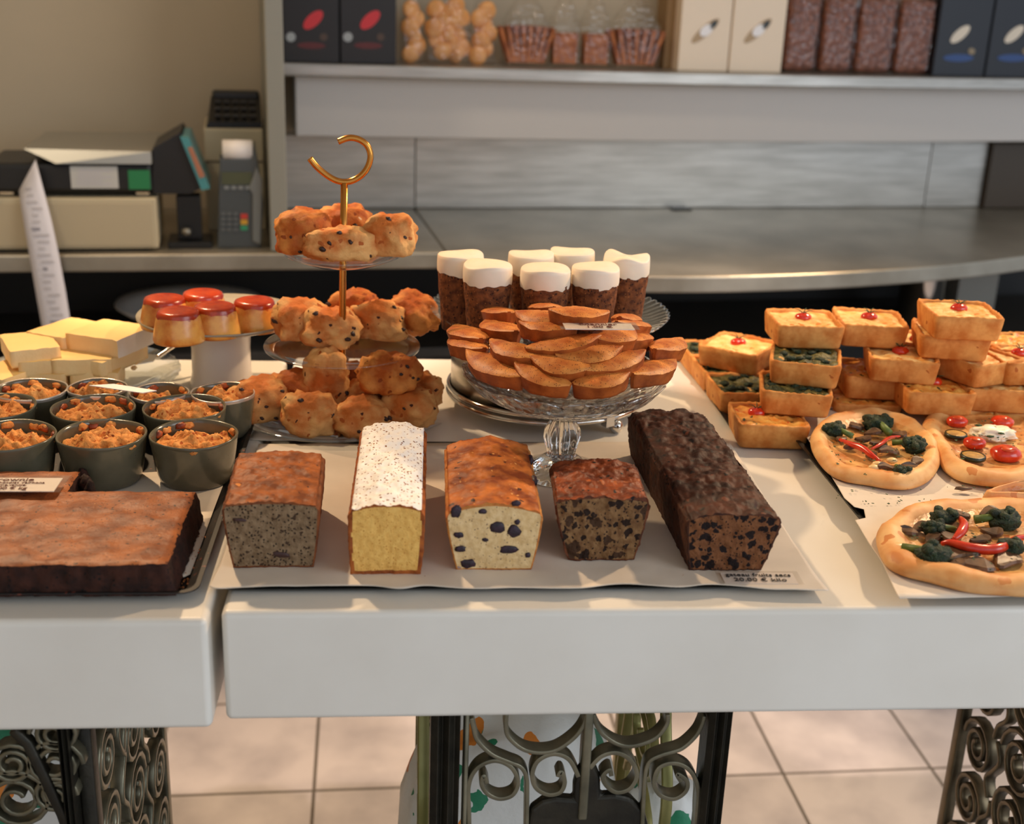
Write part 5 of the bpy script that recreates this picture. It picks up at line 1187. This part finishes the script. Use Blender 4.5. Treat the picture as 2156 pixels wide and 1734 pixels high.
broccoli(f3, 1985, 1090, .0120, 5, -2.2); broccoli(f3, 1965, 1112, .0110, 6, 0); broccoli(f3, 1965, 1170, .0150, 7, 2.4); broccoli(f3, 2115, 1095, .0150, 8, 3.0); broccoli(f3, 2130, 1150, .012, 9, 3.3)
for px, py, a, s_ in ((1905, 1120, -.5, 1.1), (1935, 1112, .5, 1.0), (1990, 1112, .2, 1.3), (1995, 1132, 1.1, 1.2), (2005, 1168, .9, 1.5), (2030, 1165, .2, 1.3), (2060, 1138, .1, 1), (2048, 1190, -.3, 1.7), (2080, 1080, .3, 1.1), (2118, 1180, .8, 1.7), (2020, 1085, .4, 1.0), (1960, 1135, .7, .9), (2085, 1120, -.5, 1.0), (2010, 1190, .5, .9), (1955, 1190, .1, .9)): mushroom(f3, px, py, a, s_, px)
strip(f3, [(1982, 1144, 0), (2002, 1142, .003), (2040, 1152, .003), (2080, 1157, .002), (2110, 1152, .003), (2140, 1135, 0), (2170, 1128, 0)], .0035); strip(f3, [(2022, 1090, .003), (2030, 1105, .005), (2022, 1122, .004), (2008, 1135, .001)], .0034)
blob('onion_piece', az(1885, 1150, ZP+.001), (.011, .007, .004), garlic, f3, 2, .2, 2, 3); herbs(f3, 2040, 1140, 130, 65, 70, 31)
O4 = [(2072, 1060), (2085, 1045), (2130, 1038), (2200, 1040), (2250, 1060), (2250, 1068), (2180, 1066), (2120, 1062)]
f4 = flatbread('flatbread mostly hidden behind the large mushroom one', [(2068, 1057), (2085, 1043), (2140, 1034), (2220, 1034), (2290, 1046), (2300, 1062), (2230, 1062), (2130, 1060)], (2160, 1048), 4)
# scraps on the paper
random.seed(5)
V = []; Fc = []
for k in range(46):
    c = az(random.uniform(1760, 2140), random.uniform(1020, 1062), .9215); L_ = random.uniform(.0008, .003); V2, F2 = boxv((0, 0, 0), (L_, L_*.4, .0005)); R_ = Matrix.Rotation(random.uniform(0, 3.1), 3, 'Z'); b0 = len(V); V += [c+R_ @ v for v in V2]; Fc += [tuple(b0+i for i in f) for f in F2]
tag(mk('herb_scraps', V, Fc, herb, None, False), 'scattered herb scraps on the paper between the flatbreads', 'scraps', kind='stuff')
o = blob('mushroom_scrap', az(2028, 1028, .9225), (.009, .004, .002), mush, None, 2, .4, 3); tag(o, 'single fallen mushroom scrap on the flatbread paper', 'scrap')

# ------------------------------------------------------------------ raised lettering becomes plain meshes
dg = bpy.context.evaluated_depsgraph_get()
for o in [x for x in COL.objects if x.type == 'FONT']:
    me = bpy.data.meshes.new_from_object(o.evaluated_get(dg)); m = o.data.materials[0]
    q = bpy.data.objects.new('lettering', me); COL.objects.link(q)
    if not me.materials: me.materials.append(m)
    q.parent = o.parent; q.location = o.location; q.rotation_euler = o.rotation_euler; q.scale = o.scale; bpy.data.objects.remove(o)
